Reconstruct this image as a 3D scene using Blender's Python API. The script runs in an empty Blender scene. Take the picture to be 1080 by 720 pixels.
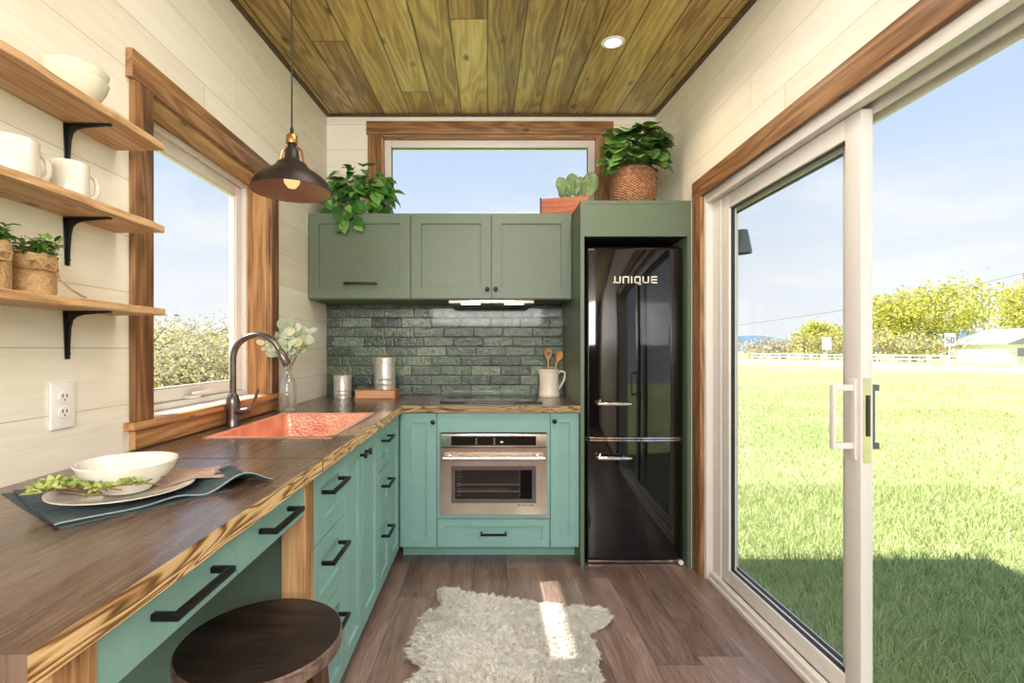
import bpy, bmesh, math, random
import numpy as np
from mathutils import Vector, Matrix

random.seed(7); rng = np.random.default_rng(7)
C = bpy.context.scene.collection
PI = math.pi
def R(d): return math.radians(d)

# ------------------------------------------------------------------ node helper
class G:
    def __init__(s, name):
        m = bpy.data.materials.new(name); m.use_nodes = True
        s.m = m; s.nt = m.node_tree; s.nt.nodes.clear()
        s.out = s.nt.nodes.new('ShaderNodeOutputMaterial')
    def n(s, t, **k):
        nd = s.nt.nodes.new(t)
        for a, v in k.items(): setattr(nd, a, v)
        return nd
    def put(s, sock, v):
        if v is None: return
        if hasattr(v, 'is_output'): s.nt.links.new(v, sock)
        elif isinstance(v, (tuple, list)):
            v = tuple(v)
            if sock.type == 'RGBA' and len(v) == 3: v = v + (1,)
            sock.default_value = v
        else:
            if sock.type == 'RGBA': v = (v, v, v, 1)
            elif sock.type == 'VECTOR': v = (v, v, v)
            sock.default_value = v
    def math(s, op, a, b=None, c=None, clamp=False):
        nd = s.n('ShaderNodeMath', operation=op, use_clamp=clamp)
        s.put(nd.inputs[0], a); s.put(nd.inputs[1], b)
        if c is not None: s.put(nd.inputs[2], c)
        return nd.outputs[0]
    def pos(s): return s.n('ShaderNodeNewGeometry').outputs['Position']
    def island(s): return s.n('ShaderNodeNewGeometry').outputs['Random Per Island']
    def sep(s, v):
        nd = s.n('ShaderNodeSeparateXYZ'); s.put(nd.inputs[0], v); return nd.outputs
    def com(s, x=0, y=0, z=0):
        nd = s.n('ShaderNodeCombineXYZ'); s.put(nd.inputs[0], x); s.put(nd.inputs[1], y); s.put(nd.inputs[2], z); return nd.outputs[0]
    def noise(s, v, scale=5, detail=3, rough=.5, dist=0, col=False):
        nd = s.n('ShaderNodeTexNoise'); s.put(nd.inputs['Vector'], v)
        nd.inputs['Scale'].default_value = scale; nd.inputs['Detail'].default_value = detail
        nd.inputs['Roughness'].default_value = rough; nd.inputs['Distortion'].default_value = dist
        return nd.outputs['Color' if col else 'Fac']
    def white(s, v):
        nd = s.n('ShaderNodeTexWhiteNoise', noise_dimensions='3D'); s.put(nd.inputs['Vector'], v); return nd.outputs['Value']
    def voro(s, v, scale=5, feature='F1', rnd=1):
        nd = s.n('ShaderNodeTexVoronoi', feature=feature); s.put(nd.inputs['Vector'], v)
        nd.inputs['Scale'].default_value = scale; nd.inputs['Randomness'].default_value = rnd; return nd.outputs['Distance']
    def wave(s, v, scale=1, dist=5, detail=3, dscale=1):
        nd = s.n('ShaderNodeTexWave'); s.put(nd.inputs['Vector'], v)
        nd.inputs['Scale'].default_value = scale; nd.inputs['Distortion'].default_value = dist
        nd.inputs['Detail'].default_value = detail; nd.inputs['Detail Scale'].default_value = dscale
        return nd.outputs['Fac']
    def ramp(s, f, stops, interp='LINEAR'):
        nd = s.n('ShaderNodeValToRGB'); s.put(nd.inputs[0], f); r = nd.color_ramp; r.interpolation = interp
        while len(r.elements) < len(stops): r.elements.new(.5)
        for e, (p, c) in zip(r.elements, stops):
            e.position = p
            if not isinstance(c, (tuple, list)): c = (c, c, c)
            e.color = tuple(c[:3]) + (1,)
        return nd.outputs[0]
    def mix(s, f, a, b, blend='MIX'):
        nd = s.n('ShaderNodeMix', data_type='RGBA', blend_type=blend)
        s.put(nd.inputs[0], f); s.put(nd.inputs[6], a); s.put(nd.inputs[7], b); return nd.outputs[2]
    def bump(s, h, strength=.3, dist=.01):
        nd = s.n('ShaderNodeBump'); s.put(nd.inputs['Height'], h)
        nd.inputs['Strength'].default_value = strength; nd.inputs['Distance'].default_value = dist; return nd.outputs[0]
    def pbr(s, color, rough=.5, metal=0, normal=None, **k):
        b = s.n('ShaderNodeBsdfPrincipled')
        s.put(b.inputs['Base Color'], color); s.put(b.inputs['Roughness'], rough); s.put(b.inputs['Metallic'], metal)
        if normal is not None: s.put(b.inputs['Normal'], normal)
        for a, v in k.items(): s.put(b.inputs[a.replace('_', ' ')], v)
        s.nt.links.new(b.outputs[0], s.out.inputs[0]); return b

def S(r, g, b):
    """8-bit sRGB -> linear"""
    f = lambda c: c/12.92 if c <= .04045 else ((c+.055)/1.055)**2.4
    return (f(r/255), f(g/255), f(b/255))

def plain(name, col, rough=.5, metal=0, var=.06, nscale=18, bump=0, **k):
    g = G(name); n = g.noise(g.pos(), nscale, 3)
    c2 = tuple(min(1, c*(1+var*1.5)) for c in col); c1 = tuple(c*(1-var*1.5) for c in col)
    col_ = g.ramp(n, [(.3, c1), (.7, c2)])
    nm = g.bump(n, bump, .004) if bump else None
    g.pbr(col_, rough, metal, nm, **k); return g.m

def axes(g, along):
    p = g.sep(g.pos()); d = {'X': p[0], 'Y': p[1], 'Z': p[2]}
    return d[along], d

def grain(g, A, B1, B2, off, s=1.):
    """returns (rings, fine, low): irregular growth-ring contours and fibre streaks running along A"""
    lv = g.com(g.math('ADD', g.math('MULTIPLY', B1, 7.*s), off), g.math('ADD', g.math('MULTIPLY', B2, 7.*s), off), g.math('MULTIPLY', A, .75*s))
    low = g.noise(lv, 1., 2, .5, .3)
    ring = g.math('ADD', .5, g.math('MULTIPLY', g.math('SINE', g.math('MULTIPLY', low, 62.)), .5))
    fv = g.com(g.math('ADD', g.math('MULTIPLY', B1, 170.*s), g.math('MULTIPLY', off, 7.)), g.math('MULTIPLY', B2, 170.*s), g.math('MULTIPLY', A, 5.*s))
    fine = g.noise(fv, 1., 4, .62)
    return ring, fine, low

def wood(name, cols, along='Y', scale=1., rough=.45, knots=True, bump=.12, streak=(.34, .72), coat=0):
    """solid timber, grain running along one world axis; cols: dark..light"""
    g = G(name); L, d = axes(g, along)
    o = [k for k in 'XYZ' if k != along]
    off = g.island()
    offm = g.math('MULTIPLY', off, 37.)
    ring, f, low = grain(g, L, d[o[0]], d[o[1]], offm, scale)
    fac = g.math('ADD', g.math('ADD', g.math('MULTIPLY', ring, .16), g.math('MULTIPLY', f, .55)), g.math('MULTIPLY', low, .35))
    fac = g.math('ADD', fac, g.math('MULTIPLY', g.math('SUBTRACT', off, .5), .12))
    n = len(cols)
    col = g.ramp(fac, [(streak[0] + i*(streak[1]-streak[0])/(n-1), c) for i, c in enumerate(cols)])
    if knots:
        kv = g.com(g.math('ADD', g.math('MULTIPLY', d[o[0]], 5.), offm), g.math('ADD', g.math('MULTIPLY', d[o[1]], 5.), offm), g.math('MULTIPLY', L, 2.6))
        k = g.voro(kv, 1.6)
        km = g.ramp(k, [(.05, 1), (.13, 0)])
        col = g.mix(g.math('MULTIPLY', km, .8), col, tuple(c*.25 for c in cols[0]))
    g.pbr(col, g.math('ADD', g.math('MULTIPLY', f, .2), rough-.1), 0, g.bump(fac, bump, .003), Coat_Weight=coat, Coat_Roughness=.15)
    return g.m

def planks(name, along, across, w, L, cols, gap=.003, rough=.5, groove=.25, off=0., knots=.6, gmix=.5, gbump=.5, coat=0, gapcol=None, ringw=.3, wscale=1., grain_=None):
    g = G(name); A, d = axes(g, along); B = d[across]
    u = g.math('ADD', g.math('DIVIDE', B, w), off); row = g.math('FLOOR', u); fu = g.math('FRACT', u)
    rr = g.white(g.com(row, 3.3, 1.7))
    v = g.math('ADD', g.math('DIVIDE', A, L), g.math('MULTIPLY', rr, 7.3)); seg = g.math('FLOOR', v); fv = g.math('FRACT', v)
    rid = g.white(g.com(row, seg, 5.1)); rid2 = g.white(g.com(seg, row, 9.7))
    ring, fn, low = grain(g, A, B, 0., g.math('ADD', g.math('MULTIPLY', rid2, 50), g.math('MULTIPLY', rid, 30)), wscale)
    gr = g.math('ADD', g.math('ADD', g.math('MULTIPLY', ring, ringw), g.math('MULTIPLY', g.math('SUBTRACT', fn, .5), 1.3)), g.math('ADD', low, -ringw*.5))
    tone = g.math('ADD', g.math('MULTIPLY', rid, 1-gmix), g.math('MULTIPLY', gr, gmix))
    n = len(cols)
    col = g.ramp(tone, [(.12 + .76*i/(n-1), c) for i, c in enumerate(cols)])
    if knots:
        kv = g.com(g.math('ADD', g.math('MULTIPLY', B, 7.), g.math('MULTIPLY', rid, 40)), g.math('MULTIPLY', A, 3.2), g.math('MULTIPLY', rid2, 20))
        k = g.voro(kv, 1.0)
        km = g.ramp(k, [(.05, 1), (.16, 0)])
        col = g.mix(g.math('MULTIPLY', km, knots), col, tuple(c*.35 for c in cols[0]))
    e1 = g.math('MULTIPLY', g.math('MINIMUM', fu, g.math('SUBTRACT', 1., fu)), w)
    e2 = g.math('MULTIPLY', g.math('MINIMUM', fv, g.math('SUBTRACT', 1., fv)), L)
    e = g.math('MINIMUM', e1, e2)
    mk = g.math('DIVIDE', e, gap, clamp=True)     # 0 in the groove
    gc = gapcol or tuple(c*groove for c in cols[0])
    col = g.mix(mk, gc, col)
    h = g.math('ADD', mk, g.math('MULTIPLY', gr, .12))
    g.pbr(col, g.math('ADD', g.math('MULTIPLY', fn, .22), rough-.1), 0, g.bump(h, gbump, .004), Coat_Weight=coat, Coat_Roughness=.2)
    return g.m

M = {}
M['wall_y'] = planks('painted_shiplap_side', 'Y', 'Z', .17, 3.6, [S(226,219,202), S(238,232,217), S(245,240,228)], gap=.0022, rough=.45, off=.885, knots=.10, gmix=.55, gapcol=S(190,176,146), gbump=.2)
M['wall_x'] = planks('painted_shiplap_end', 'X', 'Z', .17, 3.9, [S(226,219,202), S(238,232,217), S(245,240,228)], gap=.0022, rough=.45, off=.885, knots=.10, gmix=.55, gapcol=S(190,176,146), gbump=.2)
M['ceiling'] = planks('stained_ceiling_boards', 'Y', 'X', .1745, 3.1, [S(100,72,38), S(152,122,68), S(196,172,102), S(222,204,134)], gap=.006, groove=.14, rough=.42, off=.98, knots=.85, gmix=.68, gbump=.5)
M['floor'] = planks('vinyl_plank_floor', 'Y', 'X', .18, 1.22, [S(72,55,47), S(106,85,75), S(136,113,102), S(166,144,132)], gap=.0016, rough=.34, groove=.5, off=.4, knots=.12, gmix=.70, gbump=.2, coat=.15, wscale=1.7, ringw=.14)
trimc = [S(72,46,27), S(116,79,48), S(143,102,65), S(170,129,88)]
M['trim_y'] = wood('stained_trim_long', trimc, 'Y'); M['trim_x'] = wood('stained_trim_cross', trimc, 'X'); M['trim_z'] = wood('stained_trim_upright', trimc, 'Z')
warm = [S(108,68,36), S(154,106,62), S(180,131,84), S(200,154,108)]
M['jamb_y'] = wood('jamb_long', warm, 'Y'); M['jamb_z'] = wood('jamb_upright', warm, 'Z')
M['jamb_x'] = wood('jamb_cross', warm, 'X')
M['shelf'] = wood('oiled_shelf_board', [S(150,108,66), S(188,144,98), S(206,168,124), S(220,186,146)], 'Y', rough=.5)
M['darktrim'] = wood('dark_bead', [S(48,32,18), S(78,54,30), S(96,70,40)], 'Y', knots=False)
M['rear_dim'] = planks('dimmed_rear_boards', 'Z', 'X', .12, 3., [S(50,36,26), S(74,54,40), S(92,70,54)], gap=.003, knots=.2)  # dark colour put in so the fridge mirrors a dim rear room
ctop = [S(54,39,31), S(82,62,51), S(104,82,68), S(124,100,84)]
def counter_mat(name, along, across):
    return planks(name, along, across, .16, 2.6, ctop, gap=.0008, rough=.27, groove=.75, off=.3, knots=.1, gmix=.6, gbump=.05, coat=.35)
M['ctop_y'] = counter_mat('walnut_top_long', 'Y', 'X'); M['ctop_x'] = counter_mat('walnut_top_cross', 'X', 'Y')
def live_edge(name, along, dark=1.):
    g = G(name); L, d = axes(g, along)
    o = [k for k in 'XYZ' if k != along]
    low = g.noise(g.com(g.math('MULTIPLY', d['Z'], 22.), g.math('MULTIPLY', L, 2.1), 0), 1., 2.5, .5, .5)
    w = g.math('ADD', .5, g.math('MULTIPLY', g.math('SINE', g.math('MULTIPLY', low, 74.)), .5))
    f = g.noise(g.com(g.math('MULTIPLY', d['Z'], 200.), g.math('MULTIPLY', L, 8.), 0), 1., 4, .6)
    fac = g.math('ADD', g.math('MULTIPLY', w, .75), g.math('MULTIPLY', f, .3))
    k = lambda c: tuple(x*dark for x in c)
    col = g.ramp(fac, [(.12, k(S(92,62,34))), (.27, k(S(160,118,72))), (.42, k(S(204,164,112))), (.85, k(S(222,188,138)))])
    g.pbr(col, .4, 0, g.bump(fac, .4, .004)); return g.m
M['edge_y'] = live_edge('live_edge_long', 'Y'); M['edge_x'] = live_edge('live_edge_cross', 'X', .5)
M['teal'] = plain('teal_cabinet_paint', S(126,167,161), .42, var=.025)
M['sage'] = plain('light_tinted_cabinet_paint', S(93,108,88), .42, var=.025)  # copy of the teal paint with the upper cabinets' light put into its colour
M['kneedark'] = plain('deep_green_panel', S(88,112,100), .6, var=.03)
M['black'] = plain('matte_black_metal', (.012, .012, .013), .38, .6, var=.1)
M['iron'] = plain('wrought_iron', (.03, .03, .033), .45, .7, var=.15, bump=.1)
M['white_vinyl'] = plain('white_vinyl', S(225,219,214), .3, var=.01)
M['white_plastic'] = plain('white_plastic', S(240,238,234), .3, var=.01)
M['slot'] = plain('dark_slot', (.02, .02, .02), .5)
M['ceramic'] = plain('glazed_white_ceramic', S(224,219,208), .15, var=.015, Coat_Weight=.5)
M['glassbowl'] = plain('cream_glazed_bowl', S(222,217,196), .16, var=.02, Coat_Weight=.5)
M['cream'] = plain('cream_stoneware', S(236,226,206), .3, var=.04, nscale=40, bump=.05)
M['steel'] = plain('brushed_steel', S(214,202,192), .22, 1, var=.05)
M['chrome'] = plain('polished_chrome', (.82, .82, .84), .07, 1, var=.01)
M['bronze'] = plain('oil_rubbed_bronze', S(108,98,94), .3, .9, var=.15)
M['gloss_black'] = plain('glossy_black_enamel', (.003, .003, .0035), .05, 0, var=.1, Coat_Weight=.45, Coat_Roughness=.02)
M['black_glass'] = plain('black_glass', (.005, .005, .006), .05, 0)
M['dark_rubber'] = plain('dark_gasket', (.02, .02, .022), .6)
M['galv'] = plain('galvanised_tin', S(206,203,196), .36, .55, var=.16, nscale=70, bump=.15)
M['brass'] = plain('aged_brass', S(168,128,72), .35, .85, var=.1)
M['copperish'] = plain('copper_yoke', S(190,120,84), .3, .9)
M['shade_out'] = plain('dark_bronze_shade', S(46,38,34), .45, .5, var=.12)
M['shade_in'] = plain('shade_lining', S(150,112,96), .5, 0, var=.05)
M['cord'] = plain('black_cord', (.015, .012, .012), .6)
M['burlap'] = plain('burlap', S(176,142,100), .9, var=.18, nscale=160, bump=.6)
M['twine'] = plain('jute_twine', S(160,126,86), .9, var=.2, nscale=200, bump=.4)
M['linen'] = plain('grey_pink_linen', S(172,146,130), .95, var=.13, nscale=220, bump=.5)
M['tealcloth'] = plain('dark_teal_cloth', S(66,80,84), .95, var=.14, nscale=120, bump=.35)
M['stitch'] = plain('pale_stitching', S(150,166,164), .9)
M['soil'] = plain('dark_soil', S(40,30,22), .95, var=.3, nscale=60, bump=.6)
M['spoon'] = wood('beech_spoon', [S(176,116,60), S(206,148,84), S(222,170,108)], 'Z', knots=False)
M['bookpage'] = planks('book_pages', 'X', 'Z', .004, 3., [S(214,158,112), S(230,180,136), S(236,192,152)], gap=.0008, rough=.7, knots=0, groove=.6)
M['bookcover'] = plain('brown_book_cover', S(176,112,76), .5, var=.08)
M['boxwood'] = wood('reddish_cedar', [S(116,58,36), S(162,90,60), S(184,112,78)], 'X', knots=False, rough=.6)
M['stool'] = planks('dark_stained_oak', 'X', 'Y', .11, 3., [S(18,11,9), S(34,23,20), S(54,40,35)], gap=.0006, rough=.38, knots=.1, gmix=.85, gbump=.2, off=.2, wscale=1.6)
M['stoolrim'] = wood('pale_stool_rim', [S(52,38,32), S(96,76,66), S(132,112,100)], 'X', knots=False)  # paler grey tone for the seat's edge
M['stoolleg'] = wood('dark_stool_leg', [S(40,26,20), S(70,48,38), S(96,70,56)], 'Z', knots=False)
M['rustwood'] = wood('rustic_post', [S(110,72,42), S(160,116,74), S(190,148,102), S(206,168,124)], 'Z', rough=.65)
M['hide'] = plain('sheep_hide', S(206,196,180), .9, var=.05)
M['roof'] = plain('roof_metal', S(90,92,94), .5)
M['siding'] = plain('exterior_siding', S(120,120,116), .6)

def tile_mat():
    g = G('green_glazed_tile'); p = g.sep(g.pos()); X, Z = p[0], p[2]
    h, w = .0655, .203
    u = g.math('DIVIDE', g.math('ADD', Z, .02), h); row = g.math('FLOOR', u); fu = g.math('FRACT', u)
    ro = g.math('MULTIPLY', g.math('FLOOR', g.math('MULTIPLY', g.white(g.com(row, 2.2, 4.4)), 4.)), .25)
    ro = g.math('ADD', g.math('MULTIPLY', g.math('MODULO', row, 2.), .5), g.math('MULTIPLY', ro, .34))
    v = g.math('ADD', g.math('DIVIDE', X, w), g.math('ADD', ro, 20.37)); col_ = g.math('FLOOR', v); fv = g.math('FRACT', v)
    rid = g.white(g.com(row, col_, 1.3)); rid2 = g.white(g.com(col_, row, 7.3))
    wv = g.noise(g.com(g.math('ADD', X, g.math('MULTIPLY', rid, 9)), g.math('MULTIPLY', rid2, 9), Z), 26, 3, .6, 1.2)
    fn = g.noise(g.com(X, g.math('MULTIPLY', rid2, 9), Z), 55, 4, .7, .8)
    tone = g.math('ADD', g.math('MULTIPLY', rid, .55), g.math('MULTIPLY', wv, .5))
    col = g.ramp(tone, [(.12, S(34,44,38)), (.4, S(60,76,64)), (.66, S(88,106,86)), (.92, S(130,146,116))])
    pit = g.ramp(fn, [(.34, 1), (.46, 0)])
    col = g.mix(g.math('MULTIPLY', pit, .55), col, S(28,34,30))
    e = g.math('MINIMUM', g.math('MULTIPLY', g.math('MINIMUM', fu, g.math('SUBTRACT', 1., fu)), h), g.math('MULTIPLY', g.math('MINIMUM', fv, g.math('SUBTRACT', 1., fv)), w))
    mk = g.math('DIVIDE', g.math('SUBTRACT', e, .0008), .0014, clamp=True)
    col = g.mix(mk, S(24,28,26), col)
    edge = g.math('DIVIDE', e, .008, clamp=True)
    ht = g.math('ADD', g.math('MULTIPLY', edge, .8), g.math('ADD', g.math('MULTIPLY', wv, 2.0), g.math('MULTIPLY', fn, 1.1)))
    rough = g.mix(mk, .8, .10)
    g.pbr(col, rough, 0, g.bump(ht, .55, .004), Coat_Weight=.3, Coat_Roughness=.06); return g.m
M['tile'] = tile_mat()

def copper_mat():
    g = G('hammered_copper'); p = g.pos()
    v = g.voro(p, 95, 'SMOOTH_F1'); n = g.noise(p, 10, 3)
    col = g.ramp(n, [(.3, S(186,122,98)), (.7, S(222,168,144))])
    g.pbr(col, .32, .5, g.bump(v, .6, .003)); return g.m
M['copper'] = copper_mat()
M['copper_rim'] = plain('copper_rim', S(226,170,140), .3, .75, var=.05)

def basket_mat():
    g = G('woven_wicker'); p = g.sep(g.pos())
    a = g.math('SINE', g.math('MULTIPLY', p[2], 420.)); b = g.math('SINE', g.math('MULTIPLY', p[0], 260.))
    ck = g.math('MULTIPLY', a, b); n = g.noise(g.pos(), 60, 3)
    f = g.math('ADD', g.math('MULTIPLY', ck, .35), g.math('MULTIPLY', n, .9))
    col = g.ramp(f, [(.1, S(78,48,32)), (.45, S(150,100,70)), (.8, S(196,148,110))])
    g.pbr(col, .8, 0, g.bump(f, 1, .008)); return g.m
M['wicker'] = basket_mat()

def glass_mat(name, tint=(1, 1, 1), refl=1.):
    g = G(name)
    t = g.n('ShaderNodeBsdfTransparent'); g.put(t.inputs[0], tint)
    gl = g.n('ShaderNodeBsdfGlossy'); gl.inputs['Roughness'].default_value = 0.0
    lw = g.n('ShaderNodeLayerWeight'); lw.inputs[0].default_value = .5
    fr = g.math('ADD', .012, g.math('MULTIPLY', g.math('POWER', lw.outputs['Facing'], 5.), .6))
    mx = g.n('ShaderNodeMixShader'); g.put(mx.inputs[0], g.math('MULTIPLY', fr, refl))
    g.nt.links.new(t.outputs[0], mx.inputs[1]); g.nt.links.new(gl.outputs[0], mx.inputs[2])
    g.nt.links.new(mx.outputs[0], g.out.inputs[0]); return g.m
M['pane'] = glass_mat('window_glass', (.992, .996, .994), .7)
M['oven_glass'] = glass_mat('oven_glass', (.62, .6, .6), .9)
def bottle_mat():
    g = G('bottle_glass'); t = g.n('ShaderNodeBsdfTransparent'); g.put(t.inputs[0], (.9, .9, .88))
    gl = g.n('ShaderNodeBsdfGlossy'); gl.inputs['Roughness'].default_value = .06
    df = g.n('ShaderNodeBsdfDiffuse'); g.put(df.inputs[0], (.85, .83, .8))
    n = g.noise(g.pos(), 60, 2); bp = g.bump(n, .5, .004)
    g.nt.links.new(bp, gl.inputs['Normal'])
    lw = g.n('ShaderNodeLayerWeight'); lw.inputs[0].default_value = .45
    m0 = g.n('ShaderNodeMixShader'); m0.inputs[0].default_value = .4
    g.nt.links.new(gl.outputs[0], m0.inputs[1]); g.nt.links.new(df.outputs[0], m0.inputs[2])
    mx = g.n('ShaderNodeMixShader'); g.put(mx.inputs[0], g.math('ADD', g.math('MULTIPLY', lw.outputs['Facing'], .75), .12))
    g.nt.links.new(t.outputs[0], mx.inputs[1]); g.nt.links.new(m0.outputs[0], mx.inputs[2])
    g.nt.links.new(mx.outputs[0], g.out.inputs[0]); return g.m
M['bottle'] = bottle_mat()

def sunny(cols, k=.86): return [tuple(x*k for x in c) for c in cols]
def leafy(name, cols, rough=.4, trans=.3, spec=.4, patch=None):
    g = G(name); r = g.island()
    n = g.noise(g.pos(), 60, 2)
    t = g.math('ADD', g.math('MULTIPLY', r, .75), g.math('MULTIPLY', n, .25))
    k = len(cols)
    col = g.ramp(t, [(.1 + .8*i/(k-1), c) for i, c in enumerate(cols)])
    if patch:
        pn = g.noise(g.pos(), patch[1], 3, .6, .6); col = g.mix(g.ramp(pn, [(.52, 0), (.6, patch[2])]), col, patch[0])
    b = g.n('ShaderNodeBsdfPrincipled'); g.put(b.inputs['Base Color'], col); b.inputs['Roughness'].default_value = rough
    b.inputs['Specular IOR Level'].default_value = spec
    tr = g.n('ShaderNodeBsdfTranslucent'); g.put(tr.inputs[0], col)
    mx = g.n('ShaderNodeMixShader'); mx.inputs[0].default_value = trans
    g.nt.links.new(b.outputs[0], mx.inputs[1]); g.nt.links.new(tr.outputs[0], mx.inputs[2])
    g.nt.links.new(mx.outputs[0], g.out.inputs[0]); return g.m
M['pothos'] = leafy('pothos_leaf', [S(48,92,40), S(74,130,56), S(112,166,78), S(148,190,104)], .28)
M['calathea'] = leafy('calathea_leaf', [S(34,72,38), S(54,106,52), S(88,142,64), S(118,162,84)], .3, patch=(S(170,186,110), 22, .7))
M['fig'] = leafy('fiddle_leaf', [S(78,112,66), S(112,142,92), S(146,170,120)], .35, patch=(S(176,190,132), 30, .6))
M['herb'] = leafy('herb_leaf', [S(46,84,30), S(84,128,48), S(130,168,76), S(176,204,120)], .45)
M['sprig'] = leafy('sprig_leaf', [S(98,120,52), S(142,160,80), S(184,196,116), S(206,212,150)], .5)
M['euca'] = leafy('eucalyptus_leaf', [S(150,168,138), S(200,210,184), S(232,236,216), S(232,222,140)], .5)
M['stem'] = plain('woody_stem', S(120,96,60), .7)
M['gstem'] = plain('green_stem', S(120,140,70), .6)
M['tree_leaf'] = leafy('spring_tree_leaf', sunny([S(176,178,74), S(204,202,96), S(222,218,120), S(232,228,156)]), .6, .45, .1)
M['scrub_leaf'] = leafy('scrub_leaf', sunny([S(176,164,112), S(202,190,134), S(220,210,158), S(206,206,126)]), .7, .35, .1)
M['drybrush'] = leafy('dry_brush_leaf', sunny([S(184,170,146), S(208,196,172), S(222,212,192)]), .8, .3, .1)
M['meadow_leaf'] = leafy('meadow_leaf', sunny([S(190,186,120), S(212,206,144), S(226,220,168), S(232,226,186)]), .7, .4, .1)
M['bark'] = plain('tree_bark', S(140,120,92), .9, var=.2)
M['grass'] = leafy('lawn_grass', sunny([S(126,152,78), S(182,198,122), S(214,220,158), S(234,232,190)]), .6, .35, .15)
def lawn_mat():
    g = G('lawn_ground'); p = g.pos()
    n1 = g.noise(p, .35, 4, .6); n2 = g.noise(p, 9, 5, .75); n3 = g.noise(p, 45, 3, .8)
    t = g.math('ADD', g.math('MULTIPLY', n1, .45), g.math('ADD', g.math('MULTIPLY', n2, .4), g.math('MULTIPLY', n3, .2)))
    col = g.ramp(t, list(zip((.34, .5, .66, .8), sunny([S(160,180,106), S(194,206,138), S(218,222,166), S(230,222,182)]))))
    g.pbr(col, .9, 0, g.bump(g.math('ADD', n2, n3), .8, .05), Specular_IOR_Level=.1); return g.m
M['lawn'] = lawn_mat()
M['road'] = plain('pale_asphalt', S(216,210,204), .9, var=.04, nscale=3)
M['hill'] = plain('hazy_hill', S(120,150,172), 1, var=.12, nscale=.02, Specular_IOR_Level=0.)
M['fencewhite'] = plain('white_fence_paint', S(240,238,232), .6)
M['house'] = plain('white_house_wall', S(236,232,226), .7)
M['houseroof'] = plain('grey_shingle', S(150,150,152), .8)
M['sign'] = plain('white_sign', S(244,244,242), .5)
M['signink'] = plain('black_sign_ink', (.01, .01, .012), .5)
M['wire'] = plain('grey_cable', S(110,112,116), .6)
M['lampgrey'] = plain('grey_exterior_lamp', S(96,104,110), .45, .3)
M['letter'] = plain('pale_metal_letter', S(238,232,216), .3, .2)
M['logo'] = plain('dark_print', S(60,52,48), .5)
M['oven_in'] = plain('oven_cavity', S(122,114,106), .4, .2, var=.1)
def emit(name, col, st):
    g = G(name); e = g.n('ShaderNodeEmission'); g.put(e.inputs[0], col); e.inputs[1].default_value = st
    g.nt.links.new(e.outputs[0], g.out.inputs[0]); return g.m
M['led'] = emit('led_lens', (1, .93, .82), 9); M['hoodled'] = emit('hood_lens', (1, .84, .62), 7); M['filament'] = emit('bulb_glow', (1, .5, .22), 1.6)
M['fur'] = leafy('sheep_wool', [S(232,228,220), S(246,243,237), S(252,250,246)], .9, .45, .08)

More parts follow.
